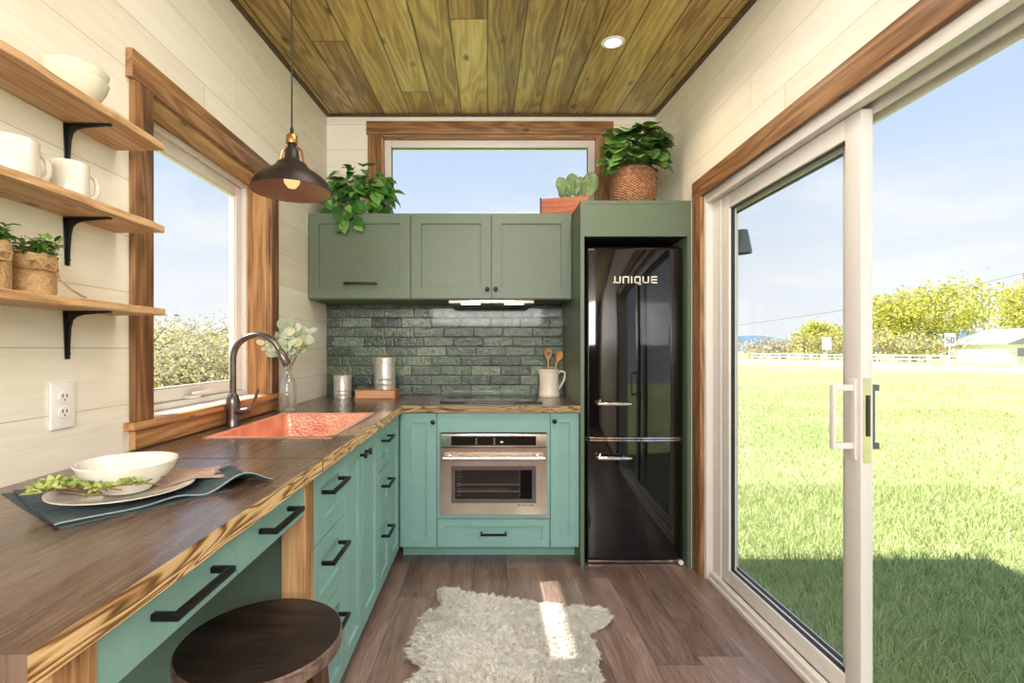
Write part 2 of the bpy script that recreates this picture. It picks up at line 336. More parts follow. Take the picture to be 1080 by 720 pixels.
# ------------------------------------------------------------------ mesh helper
class MB:
    def __init__(s): s.v = []; s.f = []; s.mi = []
    def add(s, verts, faces, mi=0, T=None):
        b = len(s.v)
        for p in verts: s.v.append(tuple(T(*p)) if T else tuple(p))
        for f in faces: s.f.append(tuple(b+i for i in f)); s.mi.append(mi)
        return s
    def box(s, x0, x1, y0, y1, z0, z1, mi=0, T=None):
        v = [(x0,y0,z0),(x1,y0,z0),(x1,y1,z0),(x0,y1,z0),(x0,y0,z1),(x1,y0,z1),(x1,y1,z1),(x0,y1,z1)]
        return s.add(v, [(3,2,1,0),(4,5,6,7),(0,1,5,4),(1,2,6,5),(2,3,7,6),(3,0,4,7)], mi, T)
    def tube(s, path, rad, n=10, mi=0, cap=True, flat=1.):
        P = [Vector(p) for p in path]; k = len(P)
        if not isinstance(rad, (list, tuple)): rad = [rad]*k
        rings = []; up = None
        for i in range(k):
            t = (P[min(i+1, k-1)] - P[max(i-1, 0)]).normalized()
            if up is None:
                a = Vector((0,0,1)) if abs(t.z) < .9 else Vector((1,0,0)); up = t.cross(a).normalized()
            up = (up - t*up.dot(t)).normalized(); w = t.cross(up)
            rings.append([P[i] + (up*math.cos(2*PI*j/n) + w*math.sin(2*PI*j/n)*flat)*rad[i] for j in range(n)])
        vs = [p for r in rings for p in r]; fs = []
        for i in range(k-1):
            for j in range(n): fs.append((i*n+j, i*n+(j+1)%n, (i+1)*n+(j+1)%n, (i+1)*n+j))
        if cap: fs.append(tuple(range(n-1, -1, -1))); fs.append(tuple((k-1)*n+j for j in range(n)))
        return s.add(vs, fs, mi)
    def lathe(s, prof, c=(0,0,0), n=32, mi=0, T=None, closed=False):
        """prof: (radius, z) list; radius 0 ends closed by tiny fans"""
        vs = []; fs = []; k = len(prof)
        for r, z in prof:
            r = max(r, 1e-5)
            for j in range(n): vs.append((c[0]+r*math.cos(2*PI*j/n), c[1]+r*math.sin(2*PI*j/n), c[2]+z))
        for i in range(k-1):
            for j in range(n): fs.append((i*n+j, i*n+(j+1)%n, (i+1)*n+(j+1)%n, (i+1)*n+j))
        if closed:
            for j in range(n): fs.append(((k-1)*n+j, (k-1)*n+(j+1)%n, (j+1)%n, j))
        else:
            fs.append(tuple(range(n-1, -1, -1))); fs.append(tuple((k-1)*n+j for j in range(n)))
        return s.add(vs, fs, mi, T)
    def prism(s, poly, w0, w1, T, mi=0):
        """poly in (u,v), extruded along w, mapped by T(u,v,w)"""
        n = len(poly); vs = [(u, v, w0) for u, v in poly] + [(u, v, w1) for u, v in poly]
        fs = [tuple(range(n)), tuple(range(2*n-1, n-1, -1))] + [(i, (i+1)%n, n+(i+1)%n, n+i) for i in range(n)]
        return s.add(vs, fs, mi, T)
    def leaf(s, o, d, nrm, L, W, curl=.3, shape='heart', fold=.15, mi=0):
        """one leaf blade growing from o along d; curl bends it down"""
        o = Vector(o); d = Vector(d).normalized(); nrm = Vector(nrm); nrm = (nrm - d*nrm.dot(d))
        if nrm.length < 1e-4: nrm = d.orthogonal()
        nrm.normalize(); sd = d.cross(nrm)
        prof = {'heart': [(0,.0),(.06,.62),(.25,1.),(.5,.9),(.75,.55),(1,.03)],
                'oval': [(0,.06),(.15,.6),(.4,1.),(.65,.92),(.85,.55),(1,.06)],
                'round': [(0,.1),(.12,.65),(.35,.98),(.62,1.),(.86,.68),(1,.15)],
                'lance': [(0,.08),(.2,.6),(.45,1.),(.7,.75),(.88,.38),(1,.04)]}[shape]
        vs = []; fs = []
        for t, w in prof:
            a = curl*t*t
            c = o + d*(L*t*(1-.25*abs(a))) - nrm*(L*a*.8)
            hw = W*.5*w
            vs += [c - sd*hw + nrm*(hw*fold*2), c, c + sd*hw + nrm*(hw*fold*2)]
        for i in range(len(prof)-1):
            b = i*3; fs += [(b, b+1, b+4, b+3), (b+1, b+2, b+5, b+4)]
        return s.add(vs, fs, mi)
    def build(s, name, mats, parent=None, smooth=False, bevel=0, seg=2, fix=True, autosm=True):
        me = bpy.data.meshes.new(name)
        off = Vector((0,0,0)); q = parent
        while q is not None: off += q.location; q = q.parent
        vs = [(v[0]-off.x, v[1]-off.y, v[2]-off.z) for v in s.v] if parent else s.v
        me.from_pydata(vs, [], s.f)
        if not isinstance(mats, (list, tuple)): mats = [mats]
        for m in mats: me.materials.append(m)
        me.polygons.foreach_set('material_index', s.mi)
        if fix or bevel:
            bm = bmesh.new(); bm.from_mesh(me)
            if fix: bmesh.ops.recalc_face_normals(bm, faces=bm.faces)
            if bevel:
                es = [e for e in bm.edges if len(e.link_faces) == 2 and e.calc_face_angle(0) > R(35)]
                bmesh.ops.bevel(bm, geom=es, offset=bevel, segments=seg, affect='EDGES', profile=.6, clamp_overlap=True)
            bm.to_mesh(me); bm.free()
        if smooth or bevel:
            me.polygons.foreach_set('use_smooth', [True]*len(me.polygons))
            if autosm:
                try: me.set_sharp_from_angle(angle=R(40))
                except Exception: pass
        o = bpy.data.objects.new(name, me); C.objects.link(o)
        if parent: o.parent = parent
        return o

def tag(o, label=None, cat=None, group=None, kind=None):
    if label: o['label'] = label
    if cat: o['category'] = cat
    if group: o['group'] = group
    if kind: o['kind'] = kind
    return o
def thing(name, label, cat, loc, group=None, kind=None):
    o = bpy.data.objects.new(name, None); C.objects.link(o); o.location = loc; o.empty_display_size = .05
    return tag(o, label, cat, group, kind)
def struct(o): o['kind'] = 'structure'; return o
def copy_tree(o, loc, parent=None):
    c = o.copy(); C.objects.link(c)
    if parent is None: c.location = loc
    else: c.parent = parent
    for ch in o.children: copy_tree(ch, None, c)
    return c

# ------------------------------------------------------------------ key dimensions (metres; camera at x=0,y=0)
CZ = 1.2055
XL, XR, YB, YF = -1.091, 1.149, 3.366, -2.6
CT = .8955          # counter top height
def cz(y): return 2.5305 + .0817*y        # sloping ceiling

# ---- floor, walls, ceiling
struct(MB().box(XL-.15, XR+.05, YF-.1, YB+.1, -.12, 0).build('floor', M['floor']))
def wall_side(name, x0, x1, y0, y1, hole, m):
    hy0, hy1, hz0, hz1 = hole; mb = MB()
    def seg(a, b, z0, z1f):
        mb.add([(x0,a,z0),(x1,a,z0),(x1,b,z0),(x0,b,z0),(x0,a,z1f(a)),(x1,a,z1f(a)),(x1,b,z1f(b)),(x0,b,z1f(b))],
               [(3,2,1,0),(4,5,6,7),(0,1,5,4),(1,2,6,5),(2,3,7,6),(3,0,4,7)])
    top = lambda y: cz(y)+.06
    seg(y0, hy0, 0, top); seg(hy1, y1, 0, top)
    seg(hy0, hy1, hz1, top)
    if hz0 > 0: seg(hy0, hy1, 0, lambda y: hz0)
    return struct(mb.build(name, m))
wall_side('wall_left', XL-.16, XL, YF, YB+.12, (1.587, 2.455, .985, 2.03), M['wall_y'])
wall_side('wall_right', XR, XR+.15, YF, YB+.12, (.72, 2.605, 0, 2.0165), M['wall_y'])
bx0, bx1, bz0, bz1 = -.722, .762, 1.95, 2.668
mb = MB()
mb.box(XL, bx0, YB, YB+.14, 0, 2.84); mb.box(bx1, XR, YB, YB+.14, 0, 2.84); mb.box(bx0, bx1, YB, YB+.14, 0, bz0); mb.box(bx0, bx1, YB, YB+.14, bz1, 2.84)
struct(mb.build('wall_back', M['wall_x']))
struct(MB().box(XL-.16, XR+.15, YF-.12, YF, 0, 2.5).build('wall_front', M['rear_dim']))
mb = MB()
xa, xb, ya, yb = XL-.16, XR+.15, YF-.12, YB+.14
mb.add([(xa,ya,cz(ya)),(xb,ya,cz(ya)),(xb,yb,cz(yb)),(xa,yb,cz(yb)),(xa,ya,cz(ya)+.05),(xb,ya,cz(ya)+.05),(xb,yb,cz(yb)+.05),(xa,yb,cz(yb)+.05)],
       [(3,2,1,0),(4,5,6,7),(0,1,5,4),(1,2,6,5),(2,3,7,6),(3,0,4,7)])
struct(mb.build('ceiling', M['ceiling']))
mb = MB(); yb = 3.86; ya = YF-.3; xa, xb = -1.36, 1.33
mb.add([(xa,ya,cz(ya)+.055),(xb,ya,cz(ya)+.055),(xb,yb,cz(yb)+.055),(xa,yb,cz(yb)+.055),(xa,ya,cz(ya)+.17),(xb,ya,cz(ya)+.17),(xb,yb,cz(yb)+.17),(xa,yb,cz(yb)+.17)],
       [(3,2,1,0),(4,5,6,7),(0,1,5,4),(1,2,6,5),(2,3,7,6),(3,0,4,7)])
struct(mb.build('roof', M['roof']))
struct(MB().box(XL-.16, XR+.15, YF-.1, YB+.12, -.6, -.125).build('trim_9', M['siding']))
# ceiling beads
def bead(name, a, b, nrm):
    mb = MB()
    (xa, ya), (xb, yb) = a, b; t = .022
    pts = []
    for (x, y) in (a, b):
        pts += [(x, y, cz(y)), (x+nrm[0]*t, y+nrm[1]*t, cz(y+nrm[1]*t)), (x+nrm[0]*t, y+nrm[1]*t, cz(y)-.014), (x, y, cz(y)-.014)]
    mb.add(pts, [(0,1,2,3),(7,6,5,4),(0,4,5,1),(1,5,6,2),(2,6,7,3),(3,7,4,0)])
    return struct(mb.build(name, M['darktrim']))
bead('trim_1', (XL+.0005, YF), (XL+.0005, YB), (1, 0)); bead('trim_2', (XR-.0005, YF), (XR-.0005, YB), (-1, 0))
bead('trim_3', (XL+.023, YB-.0005), (XR-.023, YB-.0005), (0, -1))

# ------------------------------------------------------------------ windows and sliding door
def empty_struct(name, loc):
    o = bpy.data.objects.new(name, None); C.objects.link(o); o.location = loc; o['kind'] = 'structure'; return o
w1 = empty_struct('window_1', (XL, 2.02, 1.0))
B = .0025
MB().box(XL+.0005, XL+.022, 1.488, 2.552, 2.03, 2.118).build('head_casing', M['trim_y'], w1, bevel=B)
MB().box(XL+.0005, XL+.020, 1.502, 1.587, .985, 2.0295).build('side_casing', M['trim_z'], w1, bevel=B)
MB().box(XL+.0005, XL+.020, 2.455, 2.540, .985, 2.0295).build('side_casing', M['trim_z'], w1, bevel=B)
MB().box(XL-.10, XL+.034, 1.588, 2.454, .962, .9845).box(XL+.0005, XL+.034, 1.478, 1.588, .962, .9845).box(XL+.0005, XL+.034, 2.454, 2.565, .962, .9845).build('window_sill', M['jamb_y'], w1)
MB().box(XL+.0005, XL+.020, 1.502, 2.540, .900, .9615).build('apron', M['jamb_y'], w1, bevel=B)
MB().box(XL-.10, XL-.0005, 1.5875, 1.600, .985, 2.0295).build('jamb', M['jamb_z'], w1)
MB().box(XL-.10, XL-.0005, 2.442, 2.4545, .985, 2.0295).build('jamb', M['jamb_z'], w1)
MB().box(XL-.10, XL-.0005, 1.600, 2.442, 2.017, 2.0295).build('head_jamb', M['jamb_y'], w1)
def frame_x(mb, x0, x1, y0, y1, z0, z1, t, mi=0):
    mb.box(x0, x1, y0, y0+t, z0, z1, mi); mb.box(x0, x1, y1-t, y1, z0, z1, mi)
    mb.box(x0, x1, y0+t, y1-t, z0, z0+t, mi); mb.box(x0, x1, y0+t, y1-t, z1-t, z1, mi); return mb
frame_x(MB(), XL-.158, XL-.092, 1.602, 2.441, .986, 2.016, .022).build('window_frame', M['white_vinyl'], w1, bevel=.003)
sf = frame_x(MB(), XL-.150, XL-.112, 1.625, 2.418, 1.009, 1.993, .048).build('sash', M['white_vinyl'], w1, bevel=.005)
frame_x(MB(), XL-.138, XL-.120, 1.674, 2.369, 1.058, 1.944, .005).build('gasket', M['white_vinyl'], sf)
MB().box(XL-.131, XL-.127, 1.674, 2.369, 1.058, 1.944).build('pane', M['pane'], sf)
MB().box(XL-.112, XL-.085, 1.95, 2.03, 1.010, 1.022).box(XL-.100, XL-.088, 1.985, 2.10, 1.0225, 1.034).build('crank', M['white_vinyl'], w1, bevel=.003)

w2 = empty_struct('window_2', (0, YB, bz0))
MB().box(-.819, .860, YB-.022, YB-.0005, 2.668, 2.7555).build('head_casing', M['trim_x'], w2, bevel=B)
MB().box(-.810, -.722, YB-.020, YB-.0005, 1.86, 2.6675).build('side_casing', M['trim_z'], w2, bevel=B)
MB().box(.762, .850, YB-.020, YB-.0005, 1.86, 2.6675).build('side_casing', M['trim_z'], w2, bevel=B)
MB().box(bx0, bx0+.012, YB-.0003, YB+.075, bz0, bz1).build('jamb', M['jamb_z'], w2)
MB().box(bx1-.012, bx1, YB-.0003, YB+.075, bz0, bz1).build('jamb', M['jamb_z'], w2)
MB().box(bx0+.012, bx1-.012, YB-.0003, YB+.075, bz1-.012, bz1).build('head_jamb', M['jamb_x'], w2)
def frame_y(mb, y0, y1, x0, x1, z0, z1, t, mi=0):
    mb.box(x0, x0+t, y0, y1, z0, z1, mi); mb.box(x1-t, x1, y0, y1, z0, z1, mi)
    mb.box(x0+t, x1-t, y0, y1, z0, z0+t, mi); mb.box(x0+t, x1-t, y0, y1, z1-t, z1, mi); return mb
fr = frame_y(MB(), YB+.05, YB+.12, bx0+.013, bx1-.013, bz0, bz1-.013, .045).build('window_frame', M['white_vinyl'], w2, bevel=.004)
frame_y(MB(), YB+.075, YB+.09, bx0+.0585, bx1-.0585, bz0+.0455, bz1-.0585, .003).build('gasket', M['dark_rubber'], fr)
MB().box(bx0+.059, bx1-.059, YB+.08, YB+.084, bz0+.046, bz1-.059).build('pane', M['pane'], fr)

# sliding patio door
d1 = empty_struct('door_1', (XR, 1.66, 0))
dz1 = 2.0165
MB().box(XR-.022, XR-.0005, .62, 2.712, dz1, dz1+.099).build('head_casing', M['trim_y'], d1, bevel=B)
MB().box(XR-.022, XR-.0005, 2.605, 2.708, 0.001, dz1-.0005).build('side_casing', M['trim_z'], d1, bevel=B)
MB().box(XR-.022, XR-.0005, .62, .72, 0.001, dz1-.0005).build('side_casing', M['trim_z'], d1, bevel=B)
# white frame: far jamb with channel, near jamb, head with tracks, sill with tracks
mb = MB()
mb.box(XR+.001, XR+.041, 2.585, 2.604, .001, dz1-.001)
mb.box(XR+.036, XR+.052, 2.50, 2.5845, .03, 1.975); mb.box(XR+.085, XR+.149, 2.57, 2.604, .001, dz1-.001); mb.box(XR+.041, XR+.085, 2.59, 2.604, .001, dz1-.001)
mb.box(XR+.062, XR+.074, 2.53, 2.5895, .05, 1.975)
mb.box(XR+.001, XR+.149, .721, .745, .001, dz1-.001)
mb.build('frame_jamb', M['white_vinyl'], d1, bevel=.002)
mb = MB()
mb.box(XR+.001, XR+.040, .746, 2.584, 1.972, dz1-.001); mb.box(XR+.040, XR+.149, .746, 2.569, 1.996, dz1-.001)
mb.box(XR+.082, XR+.090, .746, 2.569, 1.958, 1.9955); mb.box(XR+.132, XR+.149, .746, 2.569, 1.958, 1.9955)
mb.build('frame_head', M['white_vinyl'], d1, bevel=.002)
mb = MB()
mb.box(XR+.001, XR+.149, .746, 2.569, .001, .022); mb.box(XR+.012, XR+.038, .746, 2.569, .022, .048)
mb.box(XR+.082, XR+.090, .746, 2.569, .022, .042); mb.box(XR+.132, XR+.149, .746, 2.569, .022, .042)
mb.build('frame_sill', M['white_vinyl'], d1, bevel=.002)
def panel(name, x0, x1, y0, y1, z0, z1, st):
    p = MB()
    p.box(x0, x1, y0, y0+st, z0, z1); p.box(x0, x1, y1-st, y1, z0, z1)
    p.box(x0, x1, y0+st, y1-st, z0, z0+st); p.box(x0, x1, y0+st, y1-st, z1-st, z1)
    o = p.build(name, M['white_vinyl'], d1, bevel=.003)
    xm = (x0+x1)/2
    frame_x(MB(), xm-.009, xm+.009, y0+st+.0005, y1-st-.0005, z0+st+.0005, z1-st-.0005, .003).build('gasket', M['dark_rubber'], o)
    MB().box(xm-.003, xm+.003, y0+st+.0008, y1-st-.0008, z0+st+.0008, z1-st-.0008).build('pane', M['pane'], o)
    return o
sp = panel('sliding_panel', XR+.041, XR+.080, 1.569, 2.495, .050, 1.972, .070)
panel('fixed_panel', XR+.092, XR+.130, 1.66, 2.568, .043, 1.957, .060)
# lock plate on the leading edge, inside and outside pulls
MB().box(XR+.048, XR+.072, 1.5665, 1.5685, .845, 1.115).build('lock_plate', M['steel'], sp)
MB().tube([(XR+.062, 1.566, .93), (XR+.062, 1.566, 1.06)], .006, 8).build('lock_slot', M['slot'], sp)
def pull(xa, xb, name):
    y = 1.60; m_ = MB(); lo, hi = .894, 1.082
    x0, x1 = min(xa, xb), max(xa, xb)
    for z in (lo, hi): m_.box(x0, x1, y-.009, y+.009, z-.010, z+.010)
    if xb < xa: m_.box(xb-.012, xb, y-.009, y+.009, lo-.010, hi+.010)
    else: m_.box(xb, xb+.012, y-.009, y+.009, lo-.010, hi+.010)
    return m_.build(name, M['white_vinyl'], sp, bevel=.002)
MB().box(XR+.0345, XR+.0408, 1.585, 1.617, .85, 1.11).build('handle_plate', M['white_vinyl'], sp, bevel=.002)
pull(XR+.034, XR-.020, 'handle')
MB().box(XR+.0805, XR+.086, 1.588, 1.612, .87, 1.105).box(XR+.086, XR+.118, 1.591, 1.609, .884, .904).box(XR+.086, XR+.118, 1.591, 1.609, 1.072, 1.092).box(XR+.106, XR+.118, 1.609, 1.640, .884, 1.092).build('outer_handle', M['lampgrey'], sp)
MB().box(XR+.003, XR+.011, 1.60, 1.66, .024, .046).build('roller_guard', M['white_vinyl'], d1, bevel=.002)

# baseboard stub
struct(MB().box(XR-.014, XR-.0005, 2.709, 2.722, .001, .09).build('baseboard_right', M['trim_z']))
struct(MB().box(XR-.014, XR-.0005, YF, .619, .001, .09).build('baseboard_rear', M['trim_y']))

# ------------------------------------------------------------------ cabinet building blocks
def shaker(mb, u0, u1, v0, v1, T, st=.052, t=.02, rec=.011, mi=0):
    a, b, c, d = u0+st, u1-st, v0+st, v1-st
    vs = [(u0,v0,0),(u1,v0,0),(u1,v1,0),(u0,v1,0),(a,c,0),(b,c,0),(b,d,0),(a,d,0),
          (a,c,rec),(b,c,rec),(b,d,rec),(a,d,rec),(u0,v0,t),(u1,v0,t),(u1,v1,t),(u0,v1,t)]
    fs = [(0,1,5,4),(1,2,6,5),(2,3,7,6),(3,0,4,7),(4,5,9,8),(5,6,10,9),(6,7,11,10),(7,4,8,11),(8,9,10,11),
          (0,12,13,1),(1,13,14,2),(2,14,15,3),(3,15,12,0),(15,14,13,12)]
    return mb.add(vs, fs, mi, T)
FX = -.487; FY = 2.751           # door faces of the left run and of the back run
TL = lambda u, v, w: (FX - w, u, v)
TB = lambda u, v, w: (u, FY + w, v)
def slab(mb, u0, u1, v0, v1, T, t=.02): return mb.box(u0, u1, v0, v1, 0, t, 0, T)
def bar_handle(T, uc, v, L, parent, r=.0055, st=.03):
    m_ = MB(); h = L/2
    m_.box(uc-h, uc+h, v-r, v+r, -st-2*r, -st, 0, T)
    m_.box(uc-h, uc-h+2*r, v-r, v+r, -st, -.0005, 0, T); m_.box(uc+h-2*r, uc+h, v-r, v+r, -st, -.0005, 0, T)
    return tag(m_.build('handle', M['black'], parent, bevel=.0015), 'black bar handle')
def knob(T, u, v, parent):
    m_ = MB(); prof = [(0,0),(.006,.0005),(.005,.010),(.006,.014),(.0125,.018),(.0135,.022),(.011,.027),(0,.029)]
    m_.lathe([(r, z) for r, z in prof], (0,0,0), 14, 0, lambda x, y, z: T(u+x, v+y, -z-.0005))
    return tag(m_.build('knob', M['black'], parent, smooth=True), 'round black knob')
def shaker_obj(name, u0, u1, v0, v1, T, parent, m, st=.052):
    g_ = .0022; return shaker(MB(), u0+g_, u1-g_, v0+g_, v1-g_, T, st).build(name, m, parent, bevel=.0007, seg=1)

# ---- left run
CB = .8570                      # underside of the counter
t_ = thing('base_cabinet', 'teal three-drawer base cabinet just beyond the wooden desk post', 'cabinet', (-.78, 1.53, 0))
MB().box(XL+.001, FX-.0205, 1.3805, 1.6815, .1, CB-.001).build('carcass', M['teal'], t_)
MB().box(XL+.001, FX-.075, 1.3805, 1.6815, .001, .0995).build('toe_kick', M['teal'], t_)
for (v0, v1, hv) in ((.645, .855, .785), (.43, .645, .575), (.102, .43, .34)):
    d_ = shaker_obj('drawer', 1.3815, 1.682, v0, v1, TL, t_, M['teal']); bar_handle(TL, 1.535, hv, .17, d_)
t_ = thing('sink_base_cabinet', 'teal two-door base cabinet under the copper sink', 'cabinet', (-.78, 1.95, 0))
MB().box(XL+.001, FX-.0205, 1.6825, 2.2145, .1, .64).box(XL+.001, XL+.02, 1.6825, 2.2145, .64, CB-.001).box(FX-.045, FX-.0205, 1.6825, 2.2145, .64, CB-.001).build('carcass', M['teal'], t_)
MB().box(XL+.001, FX-.075, 1.6825, 2.2145, .001, .0995).build('toe_kick', M['teal'], t_)
d_ = shaker_obj('door', 1.682, 1.93, .102, .855, TL, t_, M['teal']); knob(TL, 1.895, .80, d_)
d_ = shaker_obj('door', 1.93, 2.215, .102, .855, TL, t_, M['teal']); knob(TL, 1.968, .80, d_)
t_ = thing('base_cabinet', 'narrow teal three-drawer base cabinet between sink doors and corner', 'cabinet', (-.78, 2.34, 0))
MB().box(XL+.001, FX-.0205, 2.2155, 2.4745, .1, .64).box(FX-.045, FX-.0205, 2.2155, 2.4745, .64, CB-.001).build('carcass', M['teal'], t_)
MB().box(XL+.001, FX-.075, 2.2155, 2.4745, .001, .0995).build('toe_kick', M['teal'], t_)
for (v0, v1, hv) in ((.645, .855, .785), (.43, .645, .575), (.102, .43, .345)):
    d_ = shaker_obj('drawer', 2.215, 2.475, v0, v1, TL, t_, M['teal']); bar_handle(TL, 2.345, hv, .15, d_)
t_ = thing('corner_cabinet', 'teal blind corner cabinet with a narrow fixed panel facing the aisle', 'cabinet', (-.78, 2.9, 0))
MB().box(XL+.001, FX-.0205, 2.4755, YB-.012, .1, CB-.001).build('carcass', M['teal'], t_)
MB().box(XL+.001, FX-.075, 2.4755, YB-.012, .001, .0995).build('toe_kick', M['teal'], t_)
shaker_obj('front_panel', 2.475, 2.728, .102, .855, TL, t_, M['teal'])

# ---- desk part: apron with two drawers, posts, back panel
t_ = thing('desk_apron', 'teal desk apron with two slim drawers under the wooden counter', 'desk drawers', (-.78, .96, .76))
MB().box(XL+.06, FX-.0205, .6145, 1.3145, .768, CB-.001).build('carcass', M['teal'], t_)
for (a, b, uc, L) in ((.6135, .9625, .795, .165), (.9625, 1.3145, 1.13, .16)):
    d_ = slab(MB(), a+.0015, b-.0015, .765, .8555, TL).build('drawer', M['teal'], t_, bevel=.001, seg=1); bar_handle(TL, uc, .817, L, d_)
def post(label, y0, y1):
    return tag(MB().box(-.548, FX+.003, y0, y1, .001, CB-.001).build('desk_post', M['rustwood'], bevel=.002), label, 'post')
post('rustic wooden post at the far end of the desk beside the drawers', 1.3155, 1.3795)
post('rustic wooden post carrying the near end of the counter', .548, .6125)
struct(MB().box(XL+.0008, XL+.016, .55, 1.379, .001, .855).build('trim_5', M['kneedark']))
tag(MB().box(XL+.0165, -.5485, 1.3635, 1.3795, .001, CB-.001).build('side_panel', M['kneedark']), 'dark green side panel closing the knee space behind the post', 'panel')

# ---- back run
t_ = thing('base_cabinet', 'teal single-door base cabinet left of the oven', 'cabinet', (-.38, 3.05, 0))
MB().box(-.4905, -.2785, FY+.0205, YB-.012, .1, CB-.001).build('carcass', M['teal'], t_)
MB().box(-.4905, -.2785, 2.895, YB-.012, .001, .0995).build('toe_kick', M['teal'], t_)
d_ = shaker_obj('door', -.4845, -.2785, .102, .855, TB, t_, M['teal'], st=.055); knob(TB, -.300, .803, d_)
t_ = thing('oven_cabinet', 'teal cabinet framing the oven with one drawer below it', 'cabinet', (.037, 3.05, 0))
MB().box(-.2775, .3515, FY+.0205, YB-.012, .1, .2635).box(-.2775, -.2615, FY+.0205, YB-.012, .2635, CB-.001).box(.3355, .3515, FY+.0205, YB-.012, .2635, CB-.001).build('carcass', M['teal'], t_)
MB().box(-.2775, .3515, 2.895, YB-.012, .001, .0995).build('toe_kick', M['teal'], t_)
mb = MB(); T = TB
mb.box(-.2765, -.2600, .264, .8545, 0, .02, 0, T); mb.box(.3350, .3505, .264, .8545, 0, .02, 0, T)
mb.box(-.2600, .3350, .7445, .8545, 0, .02, 0, T); mb.box(-.2600, .3350, .264, .2855, 0, .02, 0, T)
mb.build('face_panel', M['teal'], t_)
d_ = shaker_obj('drawer', -.2775, .3515, .102, .2625, TB, t_, M['teal'], st=.040); bar_handle(TB, .037, .185, .145, d_)
t_ = thing('base_cabinet', 'teal single-door base cabinet between the oven and the fridge', 'cabinet', (.435, 3.05, 0))
MB().box(.3525, .5155, FY+.0205, YB-.012, .1, CB-.001).build('carcass', M['teal'], t_)
MB().box(.3525, .5155, 2.895, YB-.012, .001, .0995).build('toe_kick', M['teal'], t_)
d_ = shaker_obj('door', .3525, .5155, .102, .855, TB, t_, M['teal'], st=.052); knob(TB, .375, .808, d_)

# ---- oven
ov = thing('wall_oven', 'stainless built-in oven with dark glass window set into teal cabinetry', 'oven', (.0375, 3.0, .287))
ox0, ox1 = -.2575, .3325; oy = FY-.022
MB().box(ox0+.003, ox1-.003, FY+.002, FY+.10, .290, .742).box(ox0+.003, ox0+.02, FY+.10, FY+.5, .290, .742).build('casing', M['dark_rubber'], ov)
MB().box(ox0, ox1, oy, FY-.001, .665, .737).build('control_fascia', M['steel'], ov, bevel=.002)
MB().box(ox0+.06, ox1-.06, oy-.0015, oy-.0003, .675, .726).build('control_glass', M['black_glass'], ov)
for i in range(2):
    for k in range(3): MB().box(-.06+.10*i-.002, -.055+.10*i, oy-.0022, oy-.0016, .684+.013*k, .687+.013*k).build('control_mark', M['letter'], ov)
MB().box(.075, .09, oy-.0022, oy-.0016, .69, .699).build('control_mark', M['letter'], ov)
# door frame with window opening
wx0, wx1, wz0, wz1 = ox0+.060, ox1-.060, .356, .561
dm = frame = MB()
dm.box(ox0, wx0, oy, FY-.001, .292, .661); dm.box(wx1, ox1, oy, FY-.001, .292, .661)
dm.box(wx0, wx1, oy, FY-.001, .292, wz0); dm.box(wx0, wx1, oy, FY-.001, wz1, .661)
od = dm.build('oven_door', M['steel'], ov)
frame_y(MB(), oy+.0005, oy+.004, wx0+.0003, wx1-.0003, wz0+.0003, wz1-.0003, .022).build('window_border', plain('smoky_border', S(92,80,84), .2), od)
MB().box(wx0+.023, wx1-.023, oy+.004, oy+.006, wz0+.023, wz1-.023).build('oven_glass', M['oven_glass'], od)
mb = MB(); cx0, cx1 = wx0+.025, wx1-.085
mb.box(cx0, cx1, FY-.004, FY-.0015, wz0+.02, wz1-.02)
mb2 = MB().box(wx1-.084, wx1-.02, FY-.004, FY-.0015, wz0+.02, wz1-.02).build('oven_inner_panel', M['black'], od)
oi = mb.build('oven_interior', M['oven_in'], od)
mb = MB()
for k in range(9): mb.tube([(cx0+.004, oy+.012, wz0+.04+.017*k), (cx0+.03, oy+.012, wz0+.04+.017*k)], .0018, 6)
for z in (wz0+.062, wz0+.10):
    mb.tube([(cx0+.006, oy+.010, z), (cx1-.006, oy+.010, z)], .003, 6)
for k in range(26): mb.tube([(cx0+.02+.011*k, oy+.010, wz0+.062), (cx0+.03+.0103*k, oy+.012, wz0+.078)], .0012, 5)
for k in range(9): mb.tube([(cx1-.012, oy+.012, wz0+.04+.017*k), (cx1-.002, oy+.012, wz0+.04+.017*k)], .0018, 6)
tag(mb.build('oven_rack', M['white_plastic'], od), 'wire oven rack')
mb = MB(); hz = .612
mb.tube([(ox0+.018, oy-.045, hz), (ox1-.018, oy-.045, hz)], .012, 14)
for x in (ox0+.05, ox1-.05): mb.tube([(x, oy-.0005, hz), (x, oy-.045, hz)], .008, 10)
mb.build('handle', M['steel'], od, smooth=True)
mb = MB()
for i, w in enumerate((.008,.005,.004,.006,.003,.005,.007)):
    x = .173 + .0125*i; mb.box(x, x+w, oy-.0012, oy-.0003, .341, .349 - (.003 if i % 3 == 1 else 0))
mb.build('badge', M['logo'], od)

# ------------------------------------------------------------------ counters
def counter(name, label, boxes, front, mats, cat='countertop'):
    """boxes in plan, front(face_center, normal) -> True on live-edge faces"""
    mb = MB()
    for (x0, x1, y0, y1) in boxes: mb.box(x0, x1, y0, y1, CB, CT)
    o = mb.build(name, mats, None)
    for p in o.data.polygons:
        if front(p.center, p.normal): p.material_index = 1
    return tag(o, label, cat)
CF = -.467; CYF = 2.723
counter('countertop', 'dark walnut desk top with live edge, nearest the viewer', [(XL+.001, CF, .501, 1.3995)], lambda c, n: n.x > .5, [M['ctop_y'], M['edge_y']], 'countertop')
SX0, SX1, SY0, SY1 = -.985, -.555, 1.735, 2.385
mb = MB()
